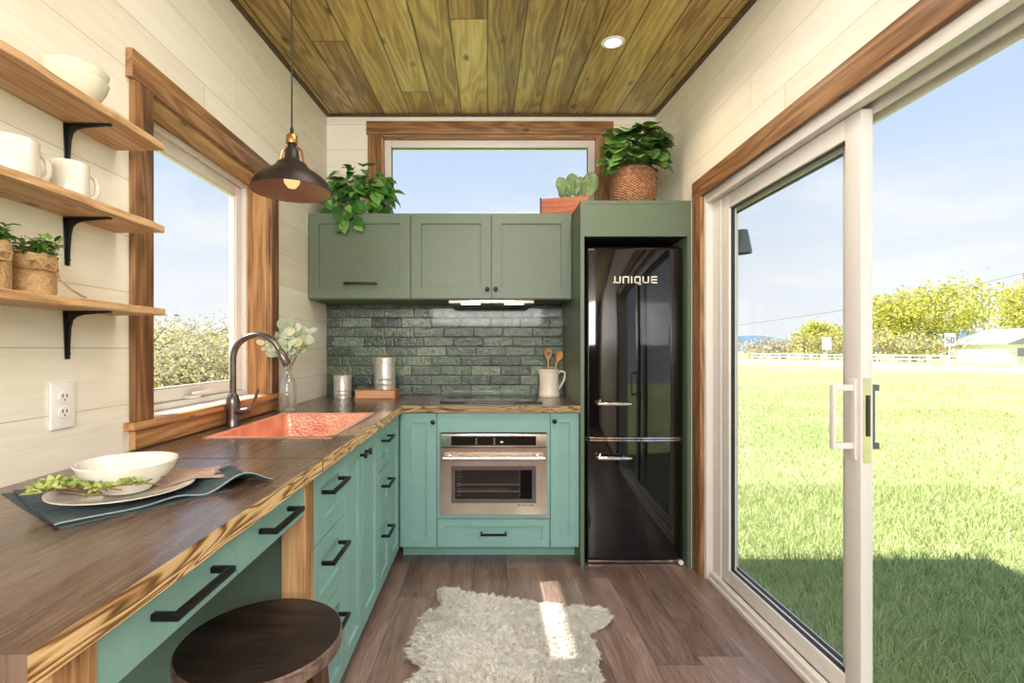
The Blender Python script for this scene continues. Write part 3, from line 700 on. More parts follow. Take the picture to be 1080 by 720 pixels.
# countertop with a true hole for the sink
x0, x1, y0, y1 = XL+.001, CF, 1.4060, YB-.012
vs = []; 
for z in (CT, CB):
    vs += [(x0,y0,z),(x1,y0,z),(x1,y1,z),(x0,y1,z),(SX0,SY0,z),(SX1,SY0,z),(SX1,SY1,z),(SX0,SY1,z)]
fs = [(0,1,5,4),(1,2,6,5),(2,3,7,6),(3,0,4,7)]; fs += [tuple(8+i for i in reversed(f)) for f in fs]
fs += [(0,8,9,1),(1,9,10,2),(2,10,11,3),(3,11,8,0),(4,5,13,12),(5,6,14,13),(6,7,15,14),(7,4,12,15)]
o = MB().add(vs, fs).build('countertop', [M['ctop_y'], M['edge_y']])
for p in o.data.polygons:
    if abs(p.normal.x) > .5 and p.center.x > CF-.01: p.material_index = 1
tag(o, 'dark walnut countertop with live edge holding the copper sink', 'countertop')
counter('countertop', 'walnut countertop under the cooktop along the tiled wall', [(CF+.0004, .5165, CYF, YB-.012)], lambda c, n: n.y < -.5, [M['ctop_x'], M['edge_x']])

# sink
sk = thing('copper_sink', 'hammered copper drop-in sink in the walnut counter below the window', 'sink', (-.77, 2.06, CT))
r_ = .012
mb = MB(); zt = CT+.003
a0, a1, b0, b1 = SX0-r_, SX1+r_, SY0-r_, SY1+r_
i0, i1, j0, j1 = SX0+.012, SX1-.012, SY0+.012, SY1-.012
mb.add([(a0,b0,zt),(a1,b0,zt),(a1,b1,zt),(a0,b1,zt),(i0,j0,zt),(i1,j0,zt),(i1,j1,zt),(i0,j1,zt),
        (a0,b0,CT+.0004),(a1,b0,CT+.0004),(a1,b1,CT+.0004),(a0,b1,CT+.0004),(i0,j0,CT-.004),(i1,j0,CT-.004),(i1,j1,CT-.004),(i0,j1,CT-.004)],
       [(0,1,5,4),(1,2,6,5),(2,3,7,6),(3,0,4,7),(0,8,9,1),(1,9,10,2),(2,10,11,3),(3,11,8,0),(4,5,13,12),(5,6,14,13),(6,7,15,14),(7,4,12,15)])
mb.build('rim', M['copper_rim'], sk, fix=False)
mb = MB(); zb = CT-.20; q = .035
def rr(x0, x1, y0, y1, r, z, n=5):
    out = []
    for (cx, cy, a) in ((x1-r, y1-r, 0), (x0+r, y1-r, 90), (x0+r, y0+r, 180), (x1-r, y0+r, 270)):
        for k in range(n+1):
            t = R(a + 90*k/n); out.append((cx+r*math.cos(t), cy+r*math.sin(t), z))
    return out
rings = [rr(i0, i1, j0, j1, .03, CT-.0005), rr(i0+.006, i1-.006, j0+.006, j1-.006, .035, CT-.09), rr(i0+.012, i1-.012, j0+.012, j1-.012, .04, zb+.03), rr(i0+.03, i1-.03, j0+.03, j1-.03, .05, zb+.006), rr(i0+.10, i1-.10, j0+.10, j1-.10, .05, zb)]
n = len(rings[0]); vs = [p for r in rings for p in r]; fs = []
for i in range(len(rings)-1):
    for j in range(n): fs.append((i*n+j, i*n+(j+1)%n, (i+1)*n+(j+1)%n, (i+1)*n+j))
fs.append(tuple((len(rings)-1)*n+j for j in range(n)))
mb.add(vs, fs).build('basin', M['copper'], sk, smooth=True, fix=False)
MB().lathe([(0,.0015),(.036,.0015),(.042,.004),(.038,.005),(.03,.002),(0,.002)], (-.77, 2.06, zb), 20).build('drain', M['bronze'], sk, smooth=True)

# faucet
fx, fy = -1.030, 2.00
fa = thing('kitchen_faucet', 'gooseneck pull-down faucet in dark bronze behind the copper sink', 'faucet', (fx, fy, CT))
MB().lathe([(0,.0005),(.029,.0005),(.029,.004),(.026,.012),(.0245,.05),(.027,.085),(.026,.105),(.019,.125),(.0145,.133),(0,.133)], (fx, fy, CT), 24).build('body', M['bronze'], fa, smooth=True)
path = [(fx, fy, CT+.130), (fx, fy, CT+.275)]
cr = .094; cz_ = CT+.275
for k in range(1, 15):
    t = PI - k*(R(158))/14
    path.append((fx+cr+cr*math.cos(t), fy+.012*k/14, cz_+cr*math.sin(t)))
MB().tube(path, .0125, 14).build('spout', M['bronze'], fa, smooth=True)
e1 = Vector(path[-1]); dv = (Vector(path[-1])-Vector(path[-2])).normalized()
MB().tube([e1+dv*.001, e1+dv*.012, e1+dv*.03, e1+dv*.065, e1+dv*.072], [.0125,.0155,.0165,.018,.014], 14).build('spray_head', M['bronze'], fa, smooth=True)
lv = MB().tube([(fx+.02, fy-.004, CT+.060), (fx+.05, fy-.008, CT+.062), (fx+.068, fy-.010, CT+.066)], [.017,.016,.013], 12)
lv.tube([(fx+.062, fy-.010, CT+.064), (fx+.083, fy-.010, CT+.085), (fx+.096, fy-.010, CT+.115), (fx+.106, fy-.010, CT+.150)], [.011,.009,.0085,.007], 10, flat=.7)
lv.build('lever', M['bronze'], fa, smooth=True)

# cooktop
ck = thing('cooktop', 'black glass cooktop set flush on the walnut counter by the tiles', 'cooktop', (.03, 3.03, CT))
MB().box(-.272, .322, 2.842, 3.215, CT+.0005, CT+.007).build('glass_plate', M['black_glass'], ck, bevel=.002)
for (x, y, r) in ((-.14, 2.95, .08), (.17, 2.95, .095), (-.14, 3.12, .07), (.17, 3.12, .07)):
    mb = MB().lathe([(r-.0015, 0), (r, 0)], (x, y, CT+.0074), 40); mb.f = [f for f in mb.f if len(f) == 4]; mb.mi = [0]*len(mb.f)
    mb.build('burner_ring', M['logo'], ck, fix=False)
# backsplash
tag(MB().box(XL+.001, .5165, YB-.011, YB-.0006, CT-.06, 1.5115).build('tile_backsplash', M['tile']), 'dark green glazed brick tile backsplash between counter and wall cabinets', 'backsplash')

# ------------------------------------------------------------------ wall cabinets
UY = 3.0; UZ0, UZ1 = 1.512, 2.0365
TU = lambda u, v, w: (u, UY + w, v)
t_ = thing('wall_cabinet', 'green wall cabinet with one lift-up door and black bar', 'cabinet', (-.78, 3.18, UZ0))
MB().box(XL+.0015, -.4645, UY+.0205, YB-.0225, UZ0, UZ1).build('carcass', M['sage'], t_)
d_ = shaker_obj('door', XL+.003, -.4645, UZ0+.002, UZ1-.001, TU, t_, M['sage'], st=.062); bar_handle(TU, -.765, 1.605, .195, d_, r=.006)
t_ = thing('wall_cabinet', 'green wall cabinet with two knob doors above the hood', 'cabinet', (.03, 3.18, UZ0))
MB().box(-.4635, .5165, UY+.0205, YB-.0225, UZ0, UZ1).build('carcass', M['sage'], t_)
d_ = shaker_obj('door', -.4635, .0275, UZ0+.002, UZ1-.001, TU, t_, M['sage'], st=.062); knob(TU, .002, 1.572, d_)
d_ = shaker_obj('door', .0275, .5165, UZ0+.002, UZ1-.001, TU, t_, M['sage'], st=.062); knob(TU, .053, 1.572, d_)
hd = thing('range_hood', 'slim under-cabinet range hood with two warm lights', 'range hood', (.03, 3.1, 1.49))
MB().box(-.235, .290, 3.035, 3.30, 1.490, 1.5113).build('hood_body', M['steel'], hd, bevel=.002)
for x in (-.10, .17): MB().box(x-.06, x+.06, 3.05, 3.09, 1.4875, 1.4895).build('hood_light', M['hoodled'], hd)

# ------------------------------------------------------------------ fridge and its surround
PX0, PX1, PX2, PX3 = .5172, .538, 1.1085, 1.128
PT = 2.0275
t_ = thing('fridge_surround', 'tall green cabinet surround boxing in the black fridge', 'cabinet', (.82, 3.0, 0))
MB().box(PX0, PX1, CYF, YB-.001, .001, PT-.018).build('side_panel', M['sage'], t_)
MB().box(PX2, PX3, CYF, YB-.001, .001, PT-.018).build('side_panel', M['sage'], t_)
MB().box(PX1, PX2, CYF+.001, CYF+.02, 1.831, PT-.018).build('header_panel', M['sage'], t_)
MB().box(PX0, PX3, CYF-.001, YB-.001, PT-.0175, PT).build('top_panel', M['sage'], t_)
MB().box(PX1+.001, PX2-.001, YB-.02, YB-.002, .001, 1.83).box(PX1+.001, PX2-.001, CYF+.03, YB-.021, 1.831, 1.845).build('back_panel', M['dark_rubber'], t_)
struct(MB().box(PX3+.0005, XR-.0006, CYF+.003, CYF+.02, .001, PT).build('trim_6', M['wall_y']))
fr = thing('fridge', 'tall glossy black retro fridge-freezer standing in the green surround', 'fridge', (.824, 3.0, 0))
fx0, fx1 = .549, 1.0965; fyf = 2.752; fzt = 1.784; fzs = .704
def rbox(x0, x1, y0, y1, z0, z1, r, seg=5, bulge=.012, mat=None, name='', parent=None, taper_top=False, taper_bot=False):
    bm = bmesh.new(); bmesh.ops.create_cube(bm, size=1)
    for v in bm.verts: v.co = Vector((x0+(v.co.x+.5)*(x1-x0), y0+(v.co.y+.5)*(y1-y0), z0+(v.co.z+.5)*(z1-z0)))
    def pick(e):
        a, b = e.verts; c = (a.co+b.co)/2
        front = c.y < y0+1e-4
        vert = abs(a.co.z-b.co.z) > .1
        if front and vert: return True
        if front and (abs(c.z-z1) < 1e-4) and taper_top: return True
        if front and (abs(c.z-z0) < 1e-4) and taper_bot: return True
        if taper_top and abs(c.z-z1) < 1e-4 and not vert and abs(a.co.x-b.co.x) < 1e-4: return True
        return False
    bmesh.ops.bevel(bm, geom=[e for e in bm.edges if pick(e)], offset=r, segments=seg, affect='EDGES', profile=.5)
    for k in range(1, 16):
        x = x0+r+(x1-x0-2*r)*k/16
        bmesh.ops.bisect_plane(bm, geom=bm.verts[:]+bm.edges[:]+bm.faces[:], plane_co=(x,0,0), plane_no=(1,0,0))
    xm, hw = (x0+x1)/2, (x1-x0)/2
    for v in bm.verts:
        if v.co.y < y0+r+.001: v.co.y -= bulge*(1-((v.co.x-xm)/hw)**2)
    bmesh.ops.recalc_face_normals(bm, faces=bm.faces)
    me = bpy.data.meshes.new(name); 
    off = parent.location
    for v in bm.verts: v.co -= off
    bm.to_mesh(me); bm.free(); me.materials.append(mat)
    me.polygons.foreach_set('use_smooth', [True]*len(me.polygons))
    try: me.set_sharp_from_angle(angle=R(35))
    except Exception: pass
    o = bpy.data.objects.new(name, me); C.objects.link(o); o.parent = parent; return o
MB().box(fx0+.004, fx1-.004, fyf+.055, 3.33, .03, fzt-.01).build('body', M['gloss_black'], fr, bevel=.012)
MB().box(fx0+.012, fx1-.012, fyf+.046, fyf+.0545, .05, fzt-.02).build('gasket', M['dark_rubber'], fr)
ud = rbox(fx0, fx1, fyf, fyf+.045, fzs+.013, fzt, .024, mat=M['gloss_black'], name='upper_door', parent=fr, taper_top=True)
ld = rbox(fx0, fx1, fyf, fyf+.045, .024, fzs-.010, .024, mat=M['gloss_black'], name='lower_door', parent=fr, taper_bot=True)
def frontline(z, r, name):
    pts = []
    for k in range(25):
        x = fx0+.004+(fx1-fx0-.008)*k/24; xm, hw = (fx0+fx1)/2, (fx1-fx0)/2
        pts.append((x, fyf-.0075-.012*(1-((x-xm)/hw)**2) + .035*max(0, abs((x-xm)/hw)-.93)/.07, z))
    return tag(MB().tube(pts, r, 8).build(name, M['chrome'], fr, smooth=True), 'chrome strip between the doors')
frontline(fzs+.0095, .0055, 'trim_strip'); frontline(fzs-.0035, .005, 'trim_strip')
def fhandle(z, par):
    m_ = MB(); y = fyf-.012
    m_.tube([(.603, y-.016, z+.002), (.612, y-.026, z+.001), (.68, y-.031, z), (.765, y-.030, z), (.795, y-.026, z), (.801, y-.020, z)], [.006,.0135,.0125,.010,.0085,.005], 12)
    m_.tube([(.632, y+.004, z), (.632, y-.028, z)], .010, 12); m_.tube([(.622, y-.018, z+.010), (.626, y-.018, z+.024)], [.006, .003], 8)
    m_.tube([(.765, y+.002, z), (.765, y-.026, z)], .006, 10)
    return tag(m_.build('handle', M['chrome'], par, smooth=True), 'chrome bar handle')
fhandle(.906, ud); fhandle(.607, ld)
# wordmark
def strokes(mb, segs, T, w, d0, d1):
    for (a, b) in segs:
        (u0, v0), (u1, v1) = a, b
        mb.box(min(u0,u1)-w, max(u0,u1)+w, min(v0,v1)-w, max(v0,v1)+w, d0, d1, 0, T)
LT = {'U': [((0,1),(0,0)),((0,0),(1,0)),((1,0),(1,1)),((-.24,0),(0,0))], 'N': [((0,0),(0,1)),((0,1),(1,1)),((1,1),(1,0))], 'I': [((.0,0),(.0,1))],
      'Q': [((0,0),(0,1)),((0,1),(1,1)),((1,1),(1,0)),((1,0),(0,0)),((.62,-.26),(.62,.0)),((.62,-.26),(1.1,-.26))], 'u': [((0,1),(0,0)),((0,0),(1,0)),((1,0),(1,1))],
      'E': [((0,0),(0,1)),((0,1),(.95,1)),((0,.5),(.95,.5)),((0,0),(.95,0))]}
mb = MB(); u = .711
zb_ = 1.577; lh = .032
for ch, wd in (('U',.029),('N',.029),('I',0),('Q',.029),('u',.029),('E',.029)):
    sg = [((u+a[0]*wd, zb_+a[1]*lh), (u+b[0]*wd, zb_+b[1]*lh)) for a, b in LT[ch]]
    strokes(mb, sg, lambda p, q, w: (p, fyf-.0118-.0006+w, q), .0032, -.003, .006); u += wd+.0175
tag(mb.build('badge', M['letter'], ud), 'pale metal lettering')
MB().tube([(1.085, fyf+.02, .016), (1.085, fyf-.002, .016)], .013, 14).build('foot', M['white_plastic'], fr, smooth=True)
MB().tube([(.56, fyf+.06, .014), (.56, fyf+.03, .014)], .013, 14).build('foot', M['black'], fr, smooth=True)
MB().box(fx0+.01, fx1-.02, fyf+.03, fyf+.05, .008, .022).build('kick_grille', M['steel'], fr)

# ------------------------------------------------------------------ open shelves
def shelf(label, z0, br):
    t = thing('wall_shelf', label, 'shelf', (XL, 1.0, z0), 'open shelves on the left wall')
    mb = MB()
    # slightly wavy live front edge
    n = 40; top = []; y0, y1 = .52, 1.451
    for i in range(n+1):
        y = y0+(y1-y0)*i/n; top.append((-.9455+.0022*math.sin(y*23+z0*9)+.0015*math.sin(y*51), y))
    poly = [(XL+.0006, y0)] + top + [(XL+.0006, y1)]
    mb.prism(poly, z0, z0+.0195, lambda u, v, w: (u, v, w)); mb.build('board', M['shelf'], t, bevel=.0015, seg=1)
    for y in br:
        m_ = MB(); x = XL+.0007
        zt_, zb2 = z0-.0005, z0-.125
        m_.add([(x,y-.012,zt_),(x,y+.012,zt_),(x,y+.007,zb2),(x,y-.007,zb2),(x+.004,y-.012,zt_),(x+.004,y+.012,zt_),(x+.004,y+.007,zb2),(x+.004,y-.007,zb2)], [(0,1,2,3),(7,6,5,4),(0,4,5,1),(1,5,6,2),(2,6,7,3),(3,7,4,0)])
        m_.add([(x,y-.012,zt_),(x,y+.012,zt_),(x+.115,y+.006,zt_),(x+.115,y-.006,zt_),(x,y-.012,zt_-.004),(x,y+.012,zt_-.004),(x+.115,y+.006,zt_-.004),(x+.115,y-.006,zt_-.004)], [(0,1,2,3),(7,6,5,4),(0,4,5,1),(1,5,6,2),(2,6,7,3),(3,7,4,0)])
        Tm = lambda u, v, w: (u, y+w, v)
        m_.prism([(x+.004, z0-.0045), (x+.110, z0-.0045), (x+.045, z0-.010), (x+.026, z0-.015), (x+.016, z0-.024), (x+.011, z0-.045), (x+.006, z0-.122), (x+.004, z0-.122)], -.0035, .0035, Tm)
        for zz in (z0-.03, z0-.11): m_.tube([(x+.003, y, zz), (x+.008, y, zz)], .005, 8)
        tag(m_.build('bracket', M['iron'], t, bevel=.001, seg=1), 'black iron bracket')
    return t
shelf('top wooden wall shelf on black brackets, carrying white bowls', 1.790, (1.279, .66))
shelf('middle wooden wall shelf on black brackets, carrying white mugs', 1.548, (1.279, .66))
shelf('bottom wooden wall shelf on black brackets, carrying burlap pots', 1.3055, (1.279, .66))

# bowls on the top shelf
zs = 1.810
def bowl(name, label, cx, cy, z, r, h, m, group=None):
    prof = [(0,.0004),(r*.45,.0004),(r*.50,.006),(r*.78,h*.42),(r*.93,h*.72),(r,h-.002),(r-.002,h),(r-.005,h-.002),(r*.88,h*.70),(r*.72,h*.42),(r*.4,.012),(0,.010)]
    return tag(MB().lathe(prof, (cx, cy, z), 44).build(name, m, smooth=True), label, 'bowl', group)
bowl('serving_bowl', 'cream bowl on the top shelf, lower of the nested pair', -1.018, 1.222, zs, .0665, .066, M['glassbowl'])
bowl('serving_bowl', 'cream bowl on the top shelf, upper of the nested pair', -1.018, 1.222, zs+.022, .0665, .068, M['glassbowl'])

def mug(label, cx, cy, z, r, h, ang):
    t = thing('mug', label, 'mug', (cx, cy, z), 'mugs on the middle shelf')
    MB().lathe([(0,.0004),(r*.9,.0004),(r*.97,.004),(r,.02),(r*1.0,h-.002),(r-.0015,h),(r-.004,h-.003),(r-.005,.012),(0,.008)], (cx, cy, z), 36).build('cup', M['ceramic'], t, smooth=True)
    ca, sa = math.cos(ang), math.sin(ang); p = []
    for k in range(13):
        a = R(100 - 200*k/12); rr_ = r-.002 + .028*math.cos(a)
        p.append((cx+ca*rr_, cy+sa*rr_, z+h*.52+h*.36*math.sin(a)))
    MB().tube(p, .0045, 10, flat=1.4).build('handle', M['ceramic'], t, smooth=True); return t
mug('white mug on the middle shelf nearest the left picture edge', -1.018, 1.062, 1.5678, .042, .090, R(76))
mug('white mug on the middle shelf just below the iron bracket', -1.018, 1.205, 1.5678, .038, .092, R(72))

# burlap pots
def burlap_pot(label, cx, cy, z, r, h, twine_tail):
    t = thing('potted_herb', label, 'potted plant', (cx, cy, z), 'burlap wrapped herb pots')
    mb = MB(); n = 36; k = 12; vs = []; fs = []
    prof = [(.97,.0006),(1.,.012),(1.0,.4*h),(.99,.62*h),(1.02,.70*h),(1.05,.78*h),(1.03,.90*h),(1.0,h),(.93,h),(.9,.9*h)]
    for i, (q, zz) in enumerate(prof):
        for j in range(n):
            a = 2*PI*j/n; w = 1+.012*math.sin(7*a+i)+.01*math.sin(13*a+2*i); vs.append((cx+r*q*w*math.cos(a), cy+r*q*w*math.sin(a), z+zz+(.002*math.sin(5*a+i) if i > 5 else 0)))
    for i in range(len(prof)-1):
        for j in range(n): fs.append((i*n+j, i*n+(j+1)%n, (i+1)*n+(j+1)%n, (i+1)*n+j))
    fs.append(tuple(range(n-1,-1,-1))); mb.add(vs, fs).build('burlap_wrap', M['burlap'], t, smooth=True)
    MB().lathe([(0,0),(r*.88,0),(r*.88,.006),(0,.008)], (cx, cy, z+h*.82), 24).build('soil', M['soil'], t)
    tw = MB(); zt = z+.64*h
    ring = [(cx+r*1.03*math.cos(2*PI*j/30), cy+r*1.03*math.sin(2*PI*j/30), zt+.003*math.sin(2*PI*j/15)) for j in range(31)]
    tw.tube(ring, .0028, 7)
    # bow
    dx, dy = math.cos(R(-25)), math.sin(R(-25)); bxp = Vector((cx+r*1.07*dx, cy+r*1.07*dy, zt)); sd = Vector((-dy, dx, 0)); out = Vector((dx, dy, 0))
    for s_ in (-1, 1):
        tw.tube([bxp, bxp+sd*s_*.012+Vector((0,0,.016)), bxp+sd*s_*.026+Vector((0,0,.012))+out*.004, bxp+sd*s_*.022+Vector((0,0,-.004))+out*.004, bxp], .0024, 7)
        if not twine_tail: tw.tube([bxp, bxp+sd*s_*.012+Vector((0,0,-.018)), bxp+sd*s_*.016+Vector((0,0,-.040))], .0022, 7)
    if twine_tail:
        tw.tube([bxp+Vector((0,0,.02)), bxp+sd*.02+Vector((0,0,.008)), bxp+sd*.034+Vector((0,0,-.022)), bxp+sd*.055+Vector((0,0,-.042)), bxp+sd*.075+Vector((0,0,-.0535)), bxp+sd*.084+Vector((0,0,-.056))], .0026, 7)
    tw.build('twine', M['twine'], t, smooth=True)
    lf = MB(); st = MB()
    for i in range(46):
        a = random.uniform(0, 2*PI); q = math.sqrt(random.random())*r*1.05; hh = random.uniform(.012, .042)
        p0 = Vector((cx+.6*q*math.cos(a), cy+.6*q*math.sin(a), z+h*.86)); p1 = Vector((cx+1.1*q*math.cos(a), cy+1.1*q*math.sin(a), z+h+hh))
        if i % 2 == 0: st.tube([p0, p1], .0008, 4)
        for k in range(5):
            d = Vector((random.gauss(0,1), random.gauss(0,1), random.uniform(-.2, .7)))
            lf.leaf(p1+Vector((0,0,-.006*k)), d, Vector((0,0,1)), random.uniform(.014,.024), random.uniform(.009,.014), random.uniform(.0,.4), 'oval')
    st.build('stems', M['gstem'], t); lf.build('foliage', M['herb'], t, smooth=True, fix=False); return t
burlap_pot('burlap-wrapped herb pot with twine bow, at the left picture edge', -1.018, .998, 1.325, .041, .100, False)
burlap_pot('burlap-wrapped herb pot with loose twine tail, beside the bracket', -1.018, 1.100, 1.325, .045, .092, True)

# outlet
t_ = thing('wall_outlet', 'white double power outlet on the left wall below the shelves', 'outlet', (XL, 1.262, 1.065))
MB().box(XL+.0005, XL+.007, 1.227, 1.299, 1.004, 1.122).build('cover_plate', M['white_plastic'], t_, bevel=.002)
for zc in (1.045, 1.084):
    MB().prism([(1.263+.017*math.cos(a)*1.0, zc+.0145*math.sin(a)) for a in [2*PI*k/20 for k in range(20)]], 0, .0025, lambda u, v, w: (XL+.0073+w, u, v)).build('receptacle', M['white_plastic'], t_)
    m_ = MB()
    for yy in (1.257, 1.269): m_.box(XL+.0099, XL+.0104, yy-.0014, yy+.0014, zc-.001, zc+.008)
    m_.box(XL+.0099, XL+.0104, 1.261, 1.265, zc-.009, zc-.005); m_.build('slots', M['slot'], t_)

# ------------------------------------------------------------------ pendant, downlight
px_, py_ = -.700, 1.77; zr = 1.772
pn = thing('pendant_lamp', 'dark bronze barn pendant lamp hanging on a black cord', 'lamp', (px_, py_, cz(py_)))
r0 = .138
mb = MB()
outp = [(.022,.150),(.026,.118),(.034,.108),(.050,.100),(.056,.088),(.070,.076),(.095,.060),(.118,.042),(.132,.022),(r0,.006),(r0+.002,.0)]
inp = [(r0-.002,.0),(r0-.004,.006),(.128,.020),(.114,.038),(.091,.056),(.068,.070),(.052,.078),(.02,.082)]
a_ = MB().lathe(outp + [(r0-.002, 0)], (px_, py_, zr), 48)
a_.f = [f for f in a_.f if len(f) == 4]; a_.mi = [0]*len(a_.f)
sh = a_.build('shade', M['shade_out'], pn, smooth=True, fix=False)
a_ = MB().lathe(inp, (px_, py_, zr), 48); a_.f = [f for f in a_.f if len(f) == 4]; a_.mi = [0]*len(a_.f)
a_.build('shade_lining', M['shade_in'], sh, smooth=True, fix=False)
MB().lathe([(0,.100),(.012,.100),(.014,.15),(.014,.17),(0,.17)], (px_, py_, zr), 20).build('socket', M['black'], pn, smooth=True)
MB().lathe([(0,.171),(.019,.171),(.020,.175),(.020,.198),(.017,.203),(0,.205)], (px_, py_, zr), 24).build('cap', M['brass'], pn, smooth=True)
MB().lathe([(0,.205),(.007,.205),(.006,.225),(.003,.232),(0,.232)], (px_, py_, zr), 12).build('cord_grip', M['black'], pn, smooth=True)
m_ = MB()
for s_ in (-1, 1):
    m_.tube([(px_+s_*.045, py_, zr+.098), (px_+s_*.040, py_, zr+.125), (px_+s_*.034, py_, zr+.148), (px_+s_*.018, py_, zr+.160), (px_, py_, zr+.163)], .0045, 8)
m_.build('yoke', M['copperish'], pn, smooth=True)
MB().tube([(px_, py_, zr+.23), (px_-.0005, py_, zr+.5), (px_-.001, py_, cz(py_)-.02)], .0032, 8).build('cord', M['cord'], pn, smooth=True)
MB().lathe([(0,-.03),(.05,-.028),(.055,-.02),(.055,-.002),(0,-.002)], (px_, py_, cz(py_)), 24).build('ceiling_canopy', M['black'], pn, smooth=True)
MB().lathe([(0,.012),(.014,.014),(.026,.03),(.028,.046),(.02,.066),(.012,.08),(.012,.099),(0,.099)], (px_, py_, zr), 20).build('bulb', M['filament'], pn, smooth=True)

dl = thing('downlight', 'round white recessed ceiling light glowing above the fridge side', 'ceiling light', (.553, 2.31, cz(2.31)))
def dlz(x, y, z): return (x, y, z + .0817*(y-2.31))
dy_ = 2.447; dxc = (646.5-513.5)/520*dy_
dl.location = (dxc, dy_, cz(dy_))
Td = lambda x, y, z: (x, y, z + .0817*(y-dy_))
MB().lathe([(.036,-.004),(.05,-.006),(.058,-.002),(.058,-.0005)], (dxc, dy_, cz(dy_)), 32, 0, Td).build('trim_ring', M['white_plastic'], dl, smooth=True)
MB().lathe([(0,-.0065),(.038,-.0068),(.038,-.0055),(0,-.0052)], (dxc, dy_, cz(dy_)), 28, 0, Td).build('lens', M['led'], dl)

# ------------------------------------------------------------------ vase with eucalyptus
vx, vy = -.994, 2.46
v_ = MB().lathe([(0,.0005),(.036,.0005),(.040,.004),(.0405,.10),(.040,.135),(.034,.155),(.022,.178),(.0175,.192),(.0175,.225),(.020,.228),(.020,.236),(.0165,.237),(.0145,.225),(.0145,.192),(.018,.178),(.031,.153),(.037,.134),(.037,.01),(0,.007)], (vx, vy, CT), 28)
tag(v_.build('glass_bottle', M['bottle'], smooth=True), 'clear glass bottle vase holding eucalyptus beside the sink', 'vase')
eu = thing('eucalyptus_stems', 'pale round-leaved eucalyptus sprigs standing in the glass bottle', 'foliage', (vx, vy, CT+.015))
st = MB(); lf = MB(); random.seed(11)
for (dx, dy, hgt) in ((-.07, .02, .37), (-.02, .04, .44), (.05, -.02, .43), (.10, .02, .40), (.02, -.05, .38), (-.10, -.03, .34), (.075, .04, .35)):
    p = [Vector((vx-dx*.08, vy-dy*.08, CT+.02)), Vector((vx+dx*.02, vy+dy*.02, CT+.19)), Vector((vx+dx*.35, vy+dy*.35, CT+.26)), Vector((vx+dx, vy+dy, CT+hgt))]
    st.tube(p, [.002,.002,.0017,.001], 6)
    for k in range(9):
        t = .25+.75*k/8; c = p[2].lerp(p[3], t); a = k*2.4+dx*30
        d = Vector((math.cos(a), math.sin(a)*.6-.3, random.uniform(-.1, .7)))
        L = random.uniform(.038, .058); lf.leaf(c, d, Vector((random.gauss(0,.5), -1, random.uniform(.2, 1.2))), L, L*.92, random.uniform(0, .2), 'round', .06)
st.build('stems', M['stem'], eu, smooth=True); lf.build('foliage', M['euca'], eu, smooth=True, fix=False)

# ------------------------------------------------------------------ canisters, book, pitcher
def canister(label, cx, cy, z, r, h):
    t = thing('canister', label, 'canister', (cx, cy, z), 'silver tin canisters')
    prof = [(0,.0004),(r,.0004),(r,.004)]
    for q in (.18, .34): prof += [(r, h*q-.003), (r*1.02, h*q), (r, h*q+.003)]
    prof += [(r, h*.84), (0, h*.84)]
    MB().lathe(prof, (cx, cy, z), 40).build('tin', M['galv'], t, smooth=True)
    MB().lathe([(0,h*.845),(r*1.035,h*.845),(r*1.035,h*.985),(r*1.0,h),(r*.8,h+.003),(0,h+.004)], (cx, cy, z), 40).build('lid', M['galv'], t, smooth=True)
    m_ = MB(); m_.tube([(cx-.018, cy, z+h+.003), (cx-.016, cy, z+h+.017), (cx, cy, z+h+.024), (cx+.016, cy, z+h+.017), (cx+.018, cy, z+h+.003)], .0035, 8)
    m_.build('lid_handle', M['brass'], t, smooth=True); return t
canister('short round silver tin canister on the counter in the tiled corner', -.933, 3.19, CT, .056, .145)
t_ = thing('book', 'thick tan book lying flat on the counter by the tiles', 'book', (-.705, 3.20, CT))
bk0, bk1, by0, by1 = -.838, -.578, 3.115, 3.300
MB().box(bk0+.006, bk1-.010, by0+.002, by1-.004, CT+.005, CT+.050).build('pages', M['bookpage'], t_)
MB().box(bk0, bk1, by0, by1, CT+.0005, CT+.0045).box(bk0, bk1, by0, by1, CT+.0505, CT+.0545).box(bk1-.0085, bk1, by0, by1, CT+.0045, CT+.0505).build('cover', M['bookcover'], t_)
canister('tall round silver tin canister standing on the tan book', -.662, 3.205, CT+.0548, .067, .205)
pt = thing('pitcher', 'cream stoneware pitcher holding wooden spoons beside the cooktop', 'pitcher', (.412, 3.262, CT))
pc = (.412, 3.262, CT+.0004); n = 40; vs = []; fs = []
prof = [(.069,0),(.071,.004),(.070,.02),(.068,.024),(.066,.05),(.064,.10),(.063,.14),(.066,.165),(.069,.176),(.066,.177),(.061,.165),(.058,.14),(.058,.02),(.03,.012)]
for (r, z) in prof:
    for j in range(n):
        a = 2*PI*j/n; k = max(0, math.cos(a-PI))**10 * max(0, (z-.13)/.046) * .020 if z > .13 else 0
        vs.append((pc[0]+(r+k)*math.cos(a), pc[1]+(r+k)*math.sin(a), pc[2]+z+k*.25))
for i in range(len(prof)-1):
    for j in range(n): fs.append((i*n+j, i*n+(j+1)%n, (i+1)*n+(j+1)%n, (i+1)*n+j))
fs.append(tuple(range(n-1,-1,-1))); fs.append(tuple((len(prof)-1)*n+j for j in range(n)))
MB().add(vs, fs).build('jug', M['cream'], pt, smooth=True)
p = [(pc[0]+.060, pc[1], pc[2]+.148), (pc[0]+.078, pc[1], pc[2]+.168), (pc[0]+.104, pc[1]-.004, pc[2]+.160), (pc[0]+.1035, pc[1]-.004, pc[2]+.125), (pc[0]+.088, pc[1], pc[2]+.088), (pc[0]+.070, pc[1], pc[2]+.060), (pc[0]+.062, pc[1], pc[2]+.040)]
MB().tube(p, .0075, 12).build('handle', M['cream'], pt, smooth=True)
